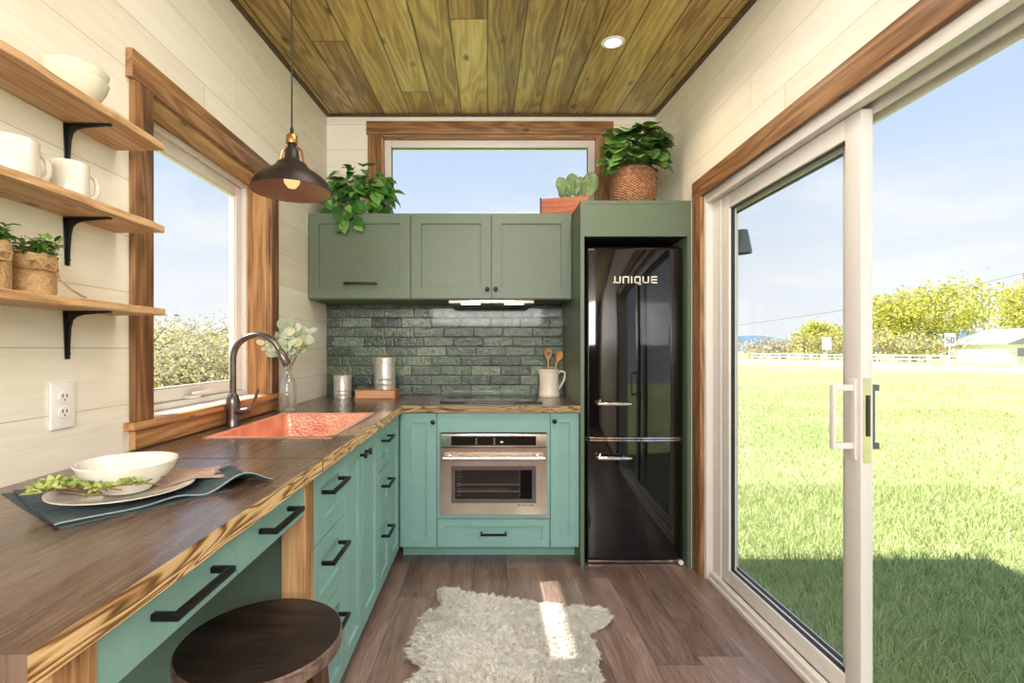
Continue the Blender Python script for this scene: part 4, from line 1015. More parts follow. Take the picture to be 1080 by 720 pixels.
def spoon(label, base, tip, slotted):
    t = thing('wooden_spoon', label, 'spoon', base, 'spoons in the pitcher')
    b, e = Vector(base), Vector(tip); d = (e-b).normalized()
    MB().tube([b, e-d*.075], [.005,.006], 10).build('handle', M['spoon'], t, smooth=True)
    sd = d.cross(Vector((0,-1,0))).normalized(); m_ = MB(); o = e-d*.078
    pts = [(0,.006),(.012,.010),(.03,.021),(.05,.025),(.066,.020),(.076,.010),(.079,.002)]
    vs = []; fs = []
    for (l, w) in pts:
        for q in (-1,-.5,0,.5,1): vs.append(o+d*l+sd*(w*q)+Vector((0,.008*(1-q*q)*math.sin(PI*l/.08),0)))
    for (l, w) in pts:
        for q in (-1,-.5,0,.5,1): vs.append(o+d*l+sd*(w*q)+Vector((0,.004+.008*(1-q*q)*math.sin(PI*l/.08),0)))
    N_ = len(pts)*5
    for i in range(len(pts)-1):
        for j in range(4):
            f = (i*5+j, i*5+j+1, (i+1)*5+j+1, (i+1)*5+j); fs.append(f); fs.append(tuple(N_+q for q in reversed(f)))
        for j in (0, 4):
            fs.append((i*5+j, (i+1)*5+j, N_+(i+1)*5+j, N_+i*5+j))
    hd_ = m_.add(vs, fs).build('bowl', M['spoon'], t, smooth=True)
    if slotted:
        s_ = MB()
        for q in (-.010, 0, .010):
            c = o+d*.045+sd*q+Vector((0,-.001+.002,0)); s_.tube([c-d*.014+Vector((0,-.0015,0)), c+d*.012+Vector((0,-.0015,0))], .0022, 6)
        s_.build('slots', M['slot'], t, smooth=True)
spoon('slotted wooden spoon standing upright in the cream pitcher', (.404, 3.262, CT+.014), (.404, 3.235, CT+.318), True)
spoon('solid wooden spoon leaning right in the cream pitcher', (.392, 3.27, CT+.016), (.492, 3.275, CT+.300), False)

# ------------------------------------------------------------------ table setting on the desk counter
def sheet(name, corners, nu, nv, z, hfun, m, label, cat, thick=.0016):
    A, B_, C_, D_ = [Vector((c[0], c[1], 0)) for c in corners]; mb = MB(); vs = []; fs = []
    for i in range(nu+1):
        for j in range(nv+1):
            u, v = i/nu, j/nv
            p = (A*(1-u)+B_*u)*(1-v) + (D_*(1-u)+C_*u)*v
            w = .003*math.sin(9*u+3*v)+.003*math.sin(7*v+1)
            vs.append((p.x+w, p.y+.6*w, z+hfun(u, v, p)))
    for i in range(nu):
        for j in range(nv):
            a = i*(nv+1)+j; fs.append((a, a+nv+1, a+nv+2, a+1))
    k = len(vs); vs2 = [(x, y, zz-thick) for x, y, zz in vs]; fs2 = [tuple(k+q for q in reversed(f)) for f in fs]
    ed = []
    def rim(seq):
        for a, b in zip(seq, seq[1:]): ed.append((a, b, k+b, k+a))
    rim([i*(nv+1) for i in range(nu+1)]); rim([i*(nv+1)+nv for i in range(nu, -1, -1)]); rim(list(range(nv, -1, -1))); rim([nu*(nv+1)+j for j in range(nv+1)])
    mb.add(vs+vs2, fs+fs2+ed)
    return tag(mb.build(name, m, smooth=True), label, cat)
pcx, pcy = -.757, 1.030
def under_plate(p, r0=.085):
    return math.hypot(p.x-pcx, p.y-pcy)
def h_cloth(u, v, p):
    r = under_plate(p); base = .0026
    w = .5+.5*math.sin(16*u+2.2*v+1.); fold = .028*w*max(0, min(1, (r-.10)/.07))*max(0, min(1, (u-.25)/.3))*(.55+.45*(1-v))
    lay = .003*max(0, 1-u*3)
    return base+fold+lay+.002*math.sin(30*v+8*u)*min(1, max(0, (r-.1)/.05))*.5+.001
# folded cloth: lower layer and upper layer
cl = sheet('cloth_napkin', [(-.751, .852), (-.505, 1.158), (-.66, 1.262), (-1.03, 1.066)], 44, 30, CT, h_cloth, M['tealcloth'], 'dark teal cloth napkin spread under the white plate on the counter', 'napkin')
c2 = sheet('folded_layer', [(-.738, .848), (-.560, 1.085), (-.80, 1.16), (-1.045, 1.055)], 30, 20, CT, lambda u, v, p: .0014+.0006*math.sin(9*u), M['tealcloth'], None, None, .001)
c2.parent = cl
ew = MB(); ew.tube([(-.751+.004, .852, CT+h_cloth(0, 0, Vector((-.751, .852, 0)))+.001)] + [((-.751+(.246)*u)+.003*math.sin(9*u), .852+.306*u+.0018*math.sin(9*u)+.0018*math.sin(1), CT+.001+h_cloth(u, 0, Vector((-.751+.246*u, .852+.306*u, 0)))) for u in [k/40 for k in range(1, 41)]], .0013, 5)
ew.build('stitched_hem', M['stitch'], cl, smooth=True)
plz = CT+.0075
prof = [(0,.0),(.07,.0),(.075,.003),(.098,.008),(.122,.0150),(.1285,.0175),(.1285,.0190),(.121,.0180),(.096,.0115),(.072,.0062),(0,.0055)]
tag(MB().lathe(prof, (pcx, pcy, plz), 60).build('dinner_plate', M['ceramic'], smooth=True), 'white dinner plate on the dark teal cloth', 'plate')
def h_burlap(u, v, p):
    r = under_plate(p)
    on = .0075 + .0135*max(0, min(1, (r-.07)/.05)) + .0082
    off = max(0, (r-.127)/.05); hgt = on*(1-min(1, off)) + (.012+.014*(.5+.5*math.sin(15*v+1)))*min(1, off)
    return hgt + .0022*(1+math.sin(22*v+5*u))*min(1, max(0, (r-.055)/.03))
bl = sheet('linen_napkin', [(-.865, .965), (-.600, 1.100), (-.665, 1.205), (-.88, 1.06)], 50, 26, CT, h_burlap, M['linen'], 'frayed grey-pink linen napkin lying across the plate under the bowl', 'napkin', .0012)
fr_ = MB(); random.seed(5)
for i in range(70):
    v = i/69; A_ = Vector((-.600, 1.100, 0)).lerp(Vector((-.665, 1.205, 0)), v)
    zz = CT + h_burlap(1, v, A_); d = Vector((.85, .35, 0)); L = random.uniform(.006, .014)
    w = .003*math.sin(9+3*v)+.003*math.sin(7*v+1)
    b = Vector((A_.x+w, A_.y+.6*w, zz-.0006)); fr_.tube([b-d*.003, b+d*L*.6, b+d*L+Vector((random.gauss(0,.002), random.gauss(0,.002), -.003))], .0006, 4)
fr_.build('fringe', M['linen'], bl)
bowl('salad_bowl', 'large white ceramic bowl on the plate on the counter', -.750, 1.030, CT+.0172, .091, .062, M['ceramic'])
sg = thing('leafy_sprig', 'leafy green sprig lying on the near rim of the white plate', 'foliage', (-.82, .95, CT+.03))
st = MB(); lf = MB(); random.seed(3)
zs_ = CT+.036
for (a, b) in (((-.690, .985), (-.875, .955)), ((-.70, .945), (-.865, .935)), ((-.72, .935), (-.81, .985)), ((-.65, .985), (-.755, .935)), ((-.78, .94), (-.90, .985))):
    A_ = Vector((a[0], a[1], zs_+.005)); B_ = Vector((b[0], b[1], zs_-.001)); mid = (A_+B_)/2+Vector((0,0,.014))
    pp = [A_, A_.lerp(mid, .6), mid.lerp(B_, .3), B_]; st.tube(pp, [.0016,.0015,.0012,.0008], 6)
    for k in range(13):
        t = k/12; c = (A_.lerp(mid, t*2) if t < .5 else mid.lerp(B_, t*2-1)); 
        if t < .18: continue
        for q in range(5):
            d = Vector((random.gauss(-.3,.7), random.gauss(-.1,.8), random.uniform(.05, 1.1)))
            L = random.uniform(.012, .021); lf.leaf(c, d, Vector((random.gauss(0,.4), -.6, .8)), L, L*.52, random.uniform(-.1, .4), 'oval')
A_ = Vector((-.69, 1.005, zs_+.004)); st.tube([Vector((-.70, 1.0, zs_+.006)), Vector((-.655, 1.052, zs_+.012)), Vector((-.64, 1.085, zs_+.016))], [.0015,.0013,.001], 6)
st.build('stems', M['stem'], sg, smooth=True); lf.build('foliage', M['sprig'], sg, smooth=True, fix=False)

# ------------------------------------------------------------------ plants on the cabinets
def stalk_leaf(st, lf, base, c, d, nrm, L, W, curl, shape, r=.0016):
    mid = (Vector(base)*.45+Vector(c)*.55)+Vector((0,0,.02)); st.tube([base, mid, c], [r, r*.9, r*.7], 6); lf.leaf(c, d, nrm, L, W, curl, shape)
pz = UZ1+.0006; pcx2, pcy2 = -.83, 3.16
ph = thing('pothos_plant', 'trailing pothos in a white pot on the left wall cabinet', 'potted plant', (pcx2, pcy2, pz))
MB().lathe([(0,0),(.055,0),(.06,.004),(.075,.11),(.078,.125),(.072,.125),(.069,.105),(0,.10)], (pcx2, pcy2, pz), 32).build('pot', M['ceramic'], ph, smooth=True)
st = MB(); lf = MB(); random.seed(21)
for i in range(120):
    a = random.uniform(0, 2*PI); e = random.uniform(-.25, 1.25); rr_ = random.uniform(.08, .20)
    c = Vector((pcx2+.03+rr_*1.12*math.cos(a)*math.cos(e*.8), pcy2-.01+.75*rr_*math.sin(a)*math.cos(e*.8), pz+.135+.19*math.sin(e)*random.uniform(.6, 1.1)))
    c.y = min(c.y, YB-.07); c.x = max(c.x, XL+.06); c.z = max(c.z, pz+.03)
    d = Vector((math.cos(a), math.sin(a)-.5, random.uniform(-.8, .4))); L = random.uniform(.07, .108)
    if c.y+d.normalized().y*L > YB-.03: d.y = -abs(d.y)
    stalk_leaf(st, lf, (pcx2+random.uniform(-.03,.03), pcy2+random.uniform(-.03,.03), pz+.10), c, d, Vector((.3*math.cos(a), -.7, .9)), L, L*.74, random.uniform(.1, .6), 'heart')
for i in range(34):
    c = Vector((pcx2+random.uniform(-.15, .19), pcy2-.10-random.uniform(0, .035), pz+random.uniform(.035, .20)))
    d = Vector((random.uniform(-1, 1), -.25, random.uniform(-1., .1))); L = random.uniform(.07, .10)
    stalk_leaf(st, lf, (pcx2+random.uniform(-.03,.03), pcy2-.03, pz+.118), c, d, Vector((random.uniform(-.4,.4), -1, .55)), L, L*.76, random.uniform(.1, .4), 'heart')
# trailing vines over the cabinet front
for (x0, xe, ze, k) in ((-.84, -.86, 1.945, 5), (-.80, -.79, 1.955, 4), (-.90, -.875, 1.99, 3)):
    p = [Vector((x0, pcy2-.03, pz+.115)), Vector((x0, 3.03, pz+.085)), Vector((x0-.005, UY-.03, pz+.03)), Vector(((x0+xe)/2, UY-.035, (pz+ze)/2)), Vector((xe, UY-.03, ze))]
    st.tube(p, .0022, 6)
    for j in range(k):
        t = j/(k-1); c = p[2].lerp(p[4], t); c.y = UY-.035
        d = Vector((random.uniform(-.8,.8), -.25, random.uniform(-1., -.3))); L = random.uniform(.055, .085)
        lf.leaf(c, d, Vector((0,-1,.35)), L, L*.76, .2, 'heart')
st.build('vines', M['gstem'], ph, smooth=True); lf.build('foliage', M['pothos'], ph, smooth=True, fix=False)

# wooden box planter
bz = UZ1+.0006
bp = thing('planter_box', 'reddish wooden planter box with a leafy plant, beside the fridge surround', 'planter', (.455, 3.12, bz))
rot = Matrix.Rotation(R(-12), 3, 'Z'); bc = Vector((.497, 3.12, 0))
def RB(x, y, z):
    q = rot @ Vector((x, y, 0)); return (bc.x+q.x-.004, bc.y+q.y, z)
hw, hy, hh = .148, .062, .112
mb = MB()
mb.box(-hw, hw, -hy, -hy+.012, bz, bz+hh, 0, RB); mb.box(-hw, hw, hy-.012, hy, bz, bz+hh, 0, RB)
mb.box(-hw, -hw+.012, -hy+.012, hy-.012, bz, bz+hh, 0, RB); mb.box(hw-.012, hw, -hy+.012, hy-.012, bz, bz+hh, 0, RB); mb.box(-hw+.012, hw-.012, -hy+.012, hy-.012, bz, bz+.012, 0, RB)
mb.build('box', M['boxwood'], bp)
MB().box(-hw-.003, -hw+.006, -hy-.003, -hy+.006, bz+.001, bz+hh+.006, 0, RB).build('corner_strap', M['iron'], bp)
MB().box(-hw+.0125, hw-.0125, -hy+.0125, hy-.0125, bz+.0125, bz+hh-.02, 0, RB).build('soil', M['soil'], bp)
st = MB(); lf = MB(); random.seed(9)
for (dx, dz, lx, L) in ((-.045,.05,-.7,.135),(-.01,.06,-.15,.145),(.02,.05,.1,.13),(.055,.05,.45,.165),(-.03,.03,-.4,.075),(.01,.025,.0,.075),(.045,.03,.7,.085),(-.06,.02,-.9,.06),(.03,.03,.2,.07)):
    base = Vector((bc.x+dx*.5+.055, bc.y-.01, bz+hh-.02)); c = Vector((bc.x+dx*1.2+.058, bc.y-.025, bz+hh-.015+dz*.6))
    stalk_leaf(st, lf, base, c, Vector((lx*.6, -.1, 1)), Vector((lx*.2, -1, .35)), L, L*.62, .12, 'round', .002)
st.build('stems', M['gstem'], bp, smooth=True); lf.build('foliage', M['fig'], bp, smooth=True, fix=False)

# basket plant
kz = PT+.0006; kx, ky = .868, 2.93
kp = thing('basket_plant', 'broad-leaved plant in a woven wicker basket on the fridge surround', 'potted plant', (kx, ky, kz))
MB().lathe([(0,0),(.105,0),(.118,.01),(.132,.07),(.135,.13),(.128,.19),(.116,.232),(.110,.236),(.104,.230),(.112,.19),(0,.18)], (kx, ky, kz), 44).build('basket', M['wicker'], kp, smooth=True)
MB().lathe([(0,0),(.104,0),(.104,.01),(0,.012)], (kx, ky, kz+.20), 24).build('soil', M['soil'], kp)
st = MB(); lf = MB(); random.seed(31)
for i in range(90):
    a = random.uniform(0, 2*PI); e = random.uniform(0, 1.35); rr_ = random.uniform(.05, .115)
    c = Vector((kx+.02+rr_*math.cos(a)*1.15*math.cos(e*.75), ky-.01+rr_*math.sin(a)*math.cos(e*.75), kz+.25+.255*math.sin(e)*random.uniform(.5, 1.05)))
    d = Vector((math.cos(a)+.1, math.sin(a)-.45, random.uniform(-.6, .5))); L = random.uniform(.095, .145)
    if c.x+d.normalized().x*L > XR-.02: d.x = -abs(d.x)*.3
    c.x = min(c.x, XR-.08)
    stalk_leaf(st, lf, (kx+random.uniform(-.04,.04), ky+random.uniform(-.04,.04), kz+.205), c, d, Vector((.4*math.cos(a), -.8, .8)), L, L*.9, random.uniform(.15, .6), 'round', .0024)
for (dx, dz) in ((-.12,.24),(-.13,.20),(-.10,.27)):
    stalk_leaf(st, lf, (kx-.05, ky-.05, kz+.205), Vector((kx+dx, ky-.10, kz+dz+.02)), Vector((-.5,-.5,-.35)), Vector((-.2,-1,.5)), .08, .06, .3, 'oval', .002)
st.build('stems', M['gstem'], kp, smooth=True); lf.build('foliage', M['calathea'], kp, smooth=True, fix=False)

# ------------------------------------------------------------------ stool
sx, sy, sr, sz = -.467, 1.024, .160, .610
so = thing('bar_stool', 'round dark wooden stool pulled up to the desk counter', 'stool', (sx, sy, 0))
mb = MB().lathe([(0,-.030),(sr-.003,-.030),(sr,-.027),(sr,-.003),(sr-.003,0),(0,0)], (sx, sy, sz), 72)
o = mb.build('seat', [M['stool'], M['stoolrim']], so, smooth=True)
for p in o.data.polygons:
    if abs(p.normal.z) < .8: p.material_index = 1
for k in range(4):
    a = R(38+90*k); ca, sa = math.cos(a), math.sin(a)
    Tm = (sx+ca*.105, sy+sa*.105, sz-.0305); Bm = (sx+ca*.165, sy+sa*.165, .001)
    MB().tube([Tm, Bm], [.026, .021], 4).build('leg', M['stoolleg'], so)
for k in range(4):
    z = .19 + .06*(k % 2); f = 1-(z/sz); rr_ = .105+.06*f*1.0
    a, b = R(38+90*k), R(128+90*k)
    MB().tube([(sx+rr_*math.cos(a), sy+rr_*math.sin(a), z), (sx+rr_*math.cos(b), sy+rr_*math.sin(b), z)], .011, 10).build('stretcher', M['stoolleg'], so, smooth=True)

# ------------------------------------------------------------------ sheepskin rug
def fl(px, py, z=.02): 
    s = (py-368.5)/(CZ-z); return ((px-513.5)/s, 520/s)
outl = [fl(*p) for p in [(461,625),(466,620),(480,620),(500,626),(530,631),(565,635),(595,638),(622,640),(638,644),(644,651),(638,657),(626,662),(617,669),(626,675),(632,688),(631,702),(635,716)]]
outl += [(.300, 1.66), (.36, 1.56), (.37, 1.45), (.28, 1.40), (.16, 1.30), (.02, 1.27), (-.12, 1.31), (-.22, 1.40), (-.32, 1.46), (-.345, 1.58)]
outl += [fl(*p) for p in [(431,722),(440,711),(453,703),(446,698),(434,694),(433,682),(441,662),(449,646),(458,642),(464,640),(467,634),(462,630)]]
rug = thing('sheepskin_rug', 'cream long-haired sheepskin rug lying on the wood floor', 'rug', (.05, 1.8, 0))
MB().prism(outl, .0015, .008, lambda u, v, w: (u, v, w)).build('hide', M['hide'], rug)
def inside(P, poly):
    x, y = P[:, 0], P[:, 1]; ins = np.zeros(len(P), bool); n = len(poly); j = n-1
    for i in range(n):
        xi, yi = poly[i]; xj, yj = poly[j]
        c = ((yi > y) != (yj > y)) & (x < (xj-xi)*(y-yi)/(yj-yi+1e-12)+xi); ins ^= c; j = i
    return ins
def strip_mesh(name, base, dirv, tip, wid, m, parent, sway):
    """many thin 2-segment blades as one mesh: base, control offset, tip arrays"""
    n = len(base); side = np.stack([-dirv[:, 1], dirv[:, 0], np.zeros(n)], 1)*wid[:, None]
    mid = base*.5+tip*.5+sway
    V = np.empty((n, 5, 3)); V[:, 0] = base-side; V[:, 1] = base+side; V[:, 2] = mid-side*.8; V[:, 3] = mid+side*.8; V[:, 4] = tip
    V = V.reshape(-1, 3)
    if parent: V = V - np.array(parent.location)
    me = bpy.data.meshes.new(name)
    k = np.arange(n)*5
    loops = np.stack([k, k+1, k+3, k+2, k+2, k+3, k+4], 1).reshape(-1)
    me.vertices.add(n*5); me.vertices.foreach_set('co', V.reshape(-1).astype(np.float32))
    me.loops.add(n*7); me.loops.foreach_set('vertex_index', loops.astype(np.int32))
    me.polygons.add(n*2)
    ls = np.stack([np.arange(n)*7, np.arange(n)*7+4], 1).reshape(-1)
    me.polygons.foreach_set('loop_start', ls.astype(np.int32))
    me.polygons.foreach_set('use_smooth', np.ones(n*2, bool))
    me.update(calc_edges=True); me.validate(); me.materials.append(m)
    o = bpy.data.objects.new(name, me); C.objects.link(o)
    if parent: o.parent = parent
    return o
P = rng.uniform([-.45, 1.2], [.65, 2.45], (13000, 2)); P = P[inside(P, outl)]
nc = len(P)
lean = rng.normal(0, .010, (nc, 2)) + np.stack([.010*np.sin(P[:, 1]*9)+(P[:, 0]-.05)*.03, -.014+.010*np.cos(P[:, 0]*8)], 1)
K = 16
cb = np.repeat(P, K, 0); off = rng.normal(0, .0075, cb.shape); b2 = cb+off
ins_ = inside(b2, outl); tipo = np.repeat(lean, K, 0)
hgt = np.repeat(rng.uniform(.024, .035, nc), K)*rng.uniform(.8, 1.1, nc*K)
base = np.column_stack([b2, np.full(len(b2), .006)]); tip = np.column_stack([cb+off*.55+tipo, .006+hgt])
an = rng.uniform(0, PI, len(b2)); dv_ = np.column_stack([np.cos(an), np.sin(an)])
sw = np.column_stack([-tipo*.25, hgt*.18]) + rng.normal(0, .0018, (len(b2), 3))
keep = ins_
strip_mesh('wool', base[keep], dv_[keep], tip[keep], np.full(keep.sum(), .0021), M['fur'], rug, sw[keep])

# ------------------------------------------------------------------ outside
GZ = -.6
def ground():
    mb = MB(); mb.add([(-260,-60,GZ),(260,-60,GZ),(260,420,GZ),(-260,420,GZ)], [(0,1,2,3)])
    o = mb.build('lawn', M['lawn']); return tag(struct(o), 'flat green lawn around the house')
ground()
# grass blades close to the door
def blades(n, x0, x1, y0, y1, hmin, hmax, w):
    b = rng.uniform([x0, y0], [x1, y1], (n, 2)); h = rng.uniform(hmin, hmax, n)
    an = rng.uniform(0, PI, n); dv = np.column_stack([np.cos(an), np.sin(an)])
    ln = rng.normal(0, .6, (n, 2))*h[:, None]
    return np.column_stack([b, np.full(n, GZ)]), dv, np.column_stack([b+ln, GZ+h]), np.full(n, w), np.column_stack([-ln*.2, h*.1])
parts = [blades(42000, 1.35, 6.5, 1.2, 6.5, .045, .115, .0036), blades(30000, 3.5, 15, 4.5, 15, .03, .08, .006), blades(16000, 8, 30, 13, 24, .03, .08, .010), blades(9000, 14, 40, 22, 36, .03, .07, .014)]
tag(strip_mesh('lawn_grass', *[np.concatenate([p[i] for p in parts]) for i in (0, 1, 2, 3)], M['grass'], None, np.concatenate([p[4] for p in parts])), 'short green grass blades of the lawn outside the door', 'grass', kind='stuff')
# road
mb = MB(); mb.add([(33,64.5,GZ+.01),(41,38,GZ+.01),(60,-20,GZ+.01),(70,-20,GZ+.01),(51,42,GZ+.01),(45,84,GZ+.01),(40,140,GZ+.01),(16,140,GZ+.01)], [tuple(range(8))])
tag(struct(mb.build('road', M['road'])), 'pale road crossing behind the lawn')
# hills
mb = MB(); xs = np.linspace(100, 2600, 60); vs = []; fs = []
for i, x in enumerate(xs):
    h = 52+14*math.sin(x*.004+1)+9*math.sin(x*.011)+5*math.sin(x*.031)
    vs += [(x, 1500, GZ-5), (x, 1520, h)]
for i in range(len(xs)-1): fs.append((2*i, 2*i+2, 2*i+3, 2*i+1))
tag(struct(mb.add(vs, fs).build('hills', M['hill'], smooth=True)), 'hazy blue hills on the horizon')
# fence
A_ = Vector((46.2, 86, GZ)); B_ = Vector((53.5, 50, GZ)); fe = thing('rail_fence', 'long white two-rail fence along the far side of the road', 'fence', A_)
nP = 19; dvec = (B_-A_)
for k in range(nP):
    p = A_+dvec*(k/(nP-1)); MB().box(p.x-.07, p.x+.07, p.y-.07, p.y+.07, GZ, GZ+1.15).build('post', M['fencewhite'], fe)
for z in (.55, 1.0):
    nrm = Vector((-dvec.y, dvec.x, 0)).normalized()*.03
    a, b = A_-nrm*4, B_-nrm*4
    mb = MB(); vs = [a+nrm+Vector((0,0,z)), a-nrm+Vector((0,0,z)), b-nrm+Vector((0,0,z)), b+nrm+Vector((0,0,z))]; vs += [v+Vector((0,0,.16)) for v in vs]
    mb.add(vs, [(3,2,1,0),(4,5,6,7),(0,1,5,4),(1,2,6,5),(2,3,7,6),(3,0,4,7)]).build('rail', M['fencewhite'], fe)
# trees
def tree(label, x, y, h, w, trunk, mat, nleaf, lsz, cat='tree', name='tree', seed=0, sparse=0., low=.28, group=None):
    rs = np.random.default_rng(seed); t = thing(name, label, cat, (x, y, GZ), group)
    tr = MB(); random.seed(seed); cl = []
    ns = 3 if trunk else 6
    for k in range(ns):
        a = random.uniform(0, 2*PI); b0 = Vector((x+random.uniform(-.2,.2)*w*.3, y+random.uniform(-.2,.2)*w*.3, GZ))
        top = Vector((x+math.cos(a)*w*.25, y+math.sin(a)*w*.25, GZ+h*.8)); m1 = b0.lerp(top, .4)+Vector((random.uniform(-.05,.05)*w, 0, 0))
        r = h*.02; tr.tube([b0, m1, top], [r, r*.7, r*.25], 7)
        for j in range(6):
            p = m1.lerp(top, j/5); a2 = random.uniform(0, 2*PI); q = p+Vector((math.cos(a2)*w*.3, math.sin(a2)*w*.3, h*random.uniform(.05, .2)))
            tr.tube([p, q], [r*.35, r*.1], 5)
    tr.build('trunk', M['bark'], t, smooth=True)
    ncl = 46; u = rs.normal(0, 1, (ncl, 3)); u /= np.linalg.norm(u, axis=1)[:, None]; rad = rs.uniform(.35, 1, ncl)**.6
    cen = u*rad[:, None]*np.array([w*.5, w*.5, h*(1-low)*.5]) + np.array([x, y, GZ+h*(low+(1-low)*.5)])
    ci = rs.integers(0, ncl, nleaf); sp = .11
    p = cen[ci] + rs.normal(0, 1, (nleaf, 3))*np.array([w*sp, w*sp, h*sp*.75]); p[:, 2] = np.maximum(p[:, 2], GZ+.05)
    d1 = rs.normal(0, 1, (nleaf, 3)); d1 /= np.linalg.norm(d1, axis=1)[:, None]; d2 = np.cross(d1, rs.normal(0, 1, (nleaf, 3))); d2 /= np.linalg.norm(d2, axis=1)[:, None]
    sz = lsz*rs.uniform(.6, 1.3, nleaf)[:, None]
    V = np.stack([p-d1*sz, p-d2*sz*.5, p+d1*sz, p+d2*sz*.5], 1).reshape(-1, 3) - np.array([x, y, GZ])
    me = bpy.data.meshes.new('crown'); me.from_pydata(V.tolist(), [], np.arange(nleaf*4).reshape(-1, 4).tolist()); me.materials.append(mat)
    o = bpy.data.objects.new('crown', me); C.objects.link(o); o.parent = t; return t
def atp(px, d): return (px-513.5)/520*d
G1 = 'spring trees beyond the fence'
tree('largest yellow-green tree beyond the fence, right of the door panel', atp(988, 88), 88, 14.0, 14.5, True, M['tree_leaf'], 5200, .34, seed=1)
tree('yellow-green tree beyond the fence just right of the door edge', atp(937, 92), 92, 11.2, 10, True, M['tree_leaf'], 3600, .34, seed=2)
tree('yellow-green tree at the right picture edge above the white house', atp(1092, 90), 90, 14.5, 11, True, M['tree_leaf'], 4200, .34, seed=3)
tree('small yellow-green tree seen through the door glass', atp(862, 100), 100, 7.0, 7.5, True, M['tree_leaf'], 2600, .34, seed=4)
for i, (px, d, h, w, lab) in enumerate([(800, 100, 4.2, 7, 'grey-brown scrub bush at the far left of the door glass'), (826, 97, 3.6, 6.5, 'grey-brown scrub bush left of the small tree behind the fence'),
        (850, 92, 4.6, 6, 'olive scrub bush in front of the small tree behind the fence'), (878, 90, 4.6, 6, 'olive scrub bush behind the pale blank road sign'),
        (925, 76, 4.8, 6.5, 'olive scrub bush behind the fence just right of the door edge'), (962, 74, 4.4, 6, 'olive scrub bush under the largest tree'),
        (1012, 74, 3.6, 6.5, 'olive scrub bush behind the speed limit sign'), (1040, 76, 3.0, 6, 'olive scrub bush left of the white house')]):
    tree(lab, atp(px, d), d, h, w, False, M['drybrush'] if i < 2 else M['scrub_leaf'], 1100, .26, 'bush', 'scrub_bush', 40+i, low=.05)
# white house
hx, hy_ = atp(1086, 66), 66
ho = thing('house', 'white house with grey gable roof at the right picture edge', 'house', (hx, hy_, GZ))
MB().box(hx-3, hx+8, hy_, hy_+8, GZ, 1.9).build('wall', M['house'], ho)
MB().prism([(hx-3.6, 1.9), (hx+8.6, 1.9), (hx+2.5, 4.2)], hy_-.4, hy_+8.4, lambda u, v, w: (u, w, v)).build('roof', M['houseroof'], ho)
for q in (0, 2.6): MB().box(hx-1.6+q, hx-.4+q, hy_-.05, hy_-.01, .3, 1.4).build('window', M['houseroof'], ho)
# signs
def sign(name, label, px, d, w, h, zc, text):
    x = atp(px, d); t = thing(name, label, 'road sign', (x, d, GZ))
    MB().tube([(x, d+.06, GZ), (x, d+.06, zc)], .05, 8).build('post', M['fencewhite'], t)
    bd = MB().box(x-w/2, x+w/2, d-.02, d+.02, zc-h/2, zc+h/2).build('board', M['sign'], t)
    if text:
        mb = MB(); s_ = h*.20; wd = w*.24
        five = [((0,2),(1,2)),((0,1),(0,2)),((0,1),(1,1)),((1,0),(1,1)),((0,0),(1,0))]; zero = [((0,0),(0,2)),((1,0),(1,2)),((0,0),(1,0)),((0,2),(1,2))]
        for u0, gly in ((-w*.33, five), (w*.09, zero)):
            strokes(mb, [((x+u0+a[0]*wd, zc-s_*1.2+a[1]*s_), (x+u0+b[0]*wd, zc-s_*1.2+b[1]*s_)) for a, b in gly], lambda p, q, w_: (p, d-.03+w_, q), w*.035, -.01, .006)
        mb.build('numerals', M['signink'], bd)
sign('speed_sign', 'white speed limit sign reading 50 in front of the trees', 1002, 47, 1.0, 1.2, 2.15, True)
sign('road_sign', 'blank white road sign seen through the door glass', 872, 52, .9, 1.35, 1.85, False)
# wire
pts = []
for k in range(25):
    t = k/24; px = 1110+(760-1110)*t; py = 281+(345-281)*t + 6*math.sin(PI*t); d = 34+90*t; pts.append((atp(px, d), d, CZ+(368.5-py)/520*d))
tag(MB().tube(pts, [.022+.05*k/24 for k in range(25)], 5).build('utility_wire', M['wire'], smooth=True), 'overhead utility wire crossing the sky in front of the trees', 'wire')
# exterior lamp on the outside wall
lx, ly, lz = 1.405, 2.72, 1.735
t_ = thing('exterior_lamp', 'grey cone wall lamp on the outside of the house', 'lamp', (XR+.15, ly, lz))
MB().lathe([(0,.128),(.030,.128),(.033,.120),(.052,.012),(.052,0),(.048,0),(.030,.115),(0,.12)], (lx, ly, lz), 28).build('lamp_shade', M['lampgrey'], t_, smooth=True)
MB().tube([(XR+.151, ly, lz+.09), (lx-.03, ly, lz+.09)], .012, 10).build('arm', M['lampgrey'], t_, smooth=True)
MB().box(XR+.1505, XR+.165, ly-.05, ly+.05, lz+.03, lz+.15).build('back_plate', M['lampgrey'], t_, bevel=.003)
# brush outside the left window
random.seed(77)
labs = ['pale meadow shrub nearest the house outside the left window', 'tall pale shrub outside the left window towards its near side', 'olive meadow shrub in the middle of the left window view', 'dry meadow shrub right of centre in the left window view',
        'low pale shrub near the far edge of the left window', 'taller olive shrub far behind the left window', 'dry brush clump far off on the left side of the window view', 'pale brush clump far off on the right side of the window view', 'olive brush clump in the far centre of the left window', 'feathery dry clump behind the faucet outside the window']
for i, (px, d, h, w) in enumerate([(165, 9, 2.1, 3.0), (200, 10.5, 2.3, 3.2), (222, 9.5, 2.1, 2.6), (246, 11, 2.2, 3.0), (185, 13, 2.5, 4), (150, 14, 2.7, 4.2), (212, 15, 2.6, 4.2), (240, 16, 2.8, 4.2), (268, 14, 2.5, 3.6), (130, 11, 2.4, 3.6)]):
    tree(labs[i], atp(px, d), d, h, w, False, M['meadow_leaf'] if i % 3 else M['drybrush'], 2600, .045, 'shrub', 'meadow_shrub', 100+i, low=.02)

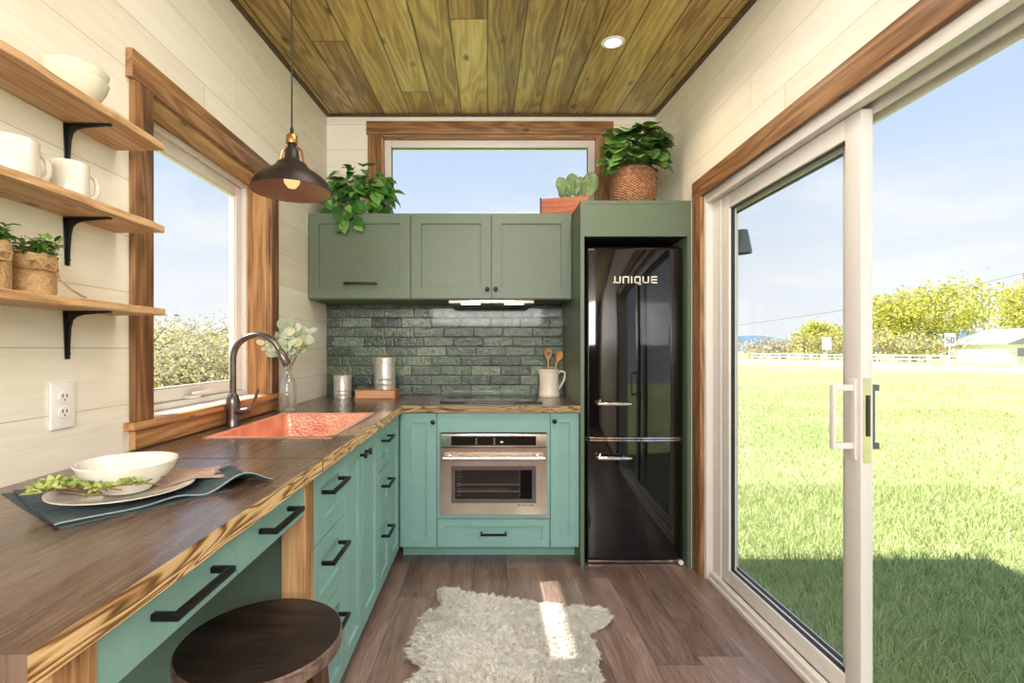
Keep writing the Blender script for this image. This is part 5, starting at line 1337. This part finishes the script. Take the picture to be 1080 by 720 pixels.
# ------------------------------------------------------------------ light
sc = bpy.context.scene
w = bpy.data.worlds.new('sky'); sc.world = w; w.use_nodes = True; nt = w.node_tree; nt.nodes.clear()
class GW(G):
    def __init__(s): s.nt = nt
gw = GW()
tc = gw.n('ShaderNodeTexCoord').outputs['Generated']; p = gw.sep(tc)
grad = gw.ramp(p[2], [(0., S(246,248,252)), (.12, S(238,244,252)), (.34, S(200,220,247)), (.75, S(164,196,240))])
cv = gw.com(gw.math('DIVIDE', p[0], gw.math('ADD', p[2], .16)), gw.math('DIVIDE', p[1], gw.math('ADD', p[2], .16)), 3.)
cn = gw.noise(cv, 1.3, 6, .55, .4)
cm = gw.ramp(cn, [(.46, 0), (.68, .85)])
fade = gw.ramp(p[2], [(.0, .9), (.25, .7), (.5, .12)])
skyc = gw.mix(gw.math('MULTIPLY', gw.sep(cm)[0], gw.sep(fade)[0]), grad, (.96, .965, .97))
bg = gw.n('ShaderNodeBackground'); gw.put(bg.inputs[0], skyc); bg.inputs[1].default_value = 1.12
ow = gw.n('ShaderNodeOutputWorld'); nt.links.new(bg.outputs[0], ow.inputs[0])

def lamp(name, kind, loc, energy, col=(1,1,1), direction=None, **k):
    l = bpy.data.lights.new(name, kind); l.energy = energy; l.color = col
    for a, v in k.items(): setattr(l, a, v)
    o = bpy.data.objects.new(name, l); C.objects.link(o); o.location = loc
    if direction: o.rotation_euler = Vector(direction).to_track_quat('-Z', 'Y').to_euler()
    return o
lamp('sun', 'SUN', (-5, 0, 8), 12.5, (1, .95, .87), (.825, .108, -1), angle=R(.6))
# room fill: unseen lamps added behind the camera and above the frame
lamp('rear_fill', 'AREA', (0, -1.7, 2.2), 180, (1, .975, .945), (0, .85, -.35), shape='RECTANGLE', size=1.9, size_y=1.2)  # added fill that brightens the whole interior from behind
lamp('kitchen_fill', 'AREA', (.15, 1.5, 2.62), 17, (1, .95, .88), (0, .1, -1), shape='RECTANGLE', size=1.1, size_y=.5)  # added fill over the kitchen, out of view
lamp('rug_fill', 'SPOT', (.12, 1.75, 2.63), 85, (1, .96, .9), (0, 0, -1), spot_size=R(58), spot_blend=.8, shadow_soft_size=.25)  # added spot that brightens the rug and floor
lamp('ceiling_fill', 'SPOT', (.05, -.5, 1.55), 135, (1, .93, .72), (0, 2.3, 1.27), spot_size=R(50), spot_blend=1., shadow_soft_size=.12)  # added spot that brightens the ceiling boards
lamp('downlight_lamp', 'SPOT', (dxc, dy_, cz(dy_)-.02), 24, (1, .78, .55), (0, 0, -1), spot_size=R(140), spot_blend=.6, shadow_soft_size=.04)
for x in (-.10, .17): lamp('hood_lamp', 'SPOT', (x, 3.07, 1.484), .7, (1, .8, .55), (0, .35, -1), spot_size=R(130), spot_blend=.5, shadow_soft_size=.02)

# ------------------------------------------------------------------ camera
cam = bpy.data.cameras.new('camera'); co = bpy.data.objects.new('camera', cam); C.objects.link(co)
co.location = (0, 0, CZ); co.rotation_euler = (PI/2, 0, 0)
cam.sensor_width = 36; cam.sensor_fit = 'HORIZONTAL'; cam.lens = 520/1080*36
cam.shift_x = 26.5/1080; cam.shift_y = 8.5/1080; cam.clip_start = .02; cam.clip_end = 5000
sc.camera = co
sc.view_settings.view_transform = 'Standard'; sc.view_settings.look = 'None'; sc.view_settings.exposure = -0.06; sc.view_settings.gamma = 1.0
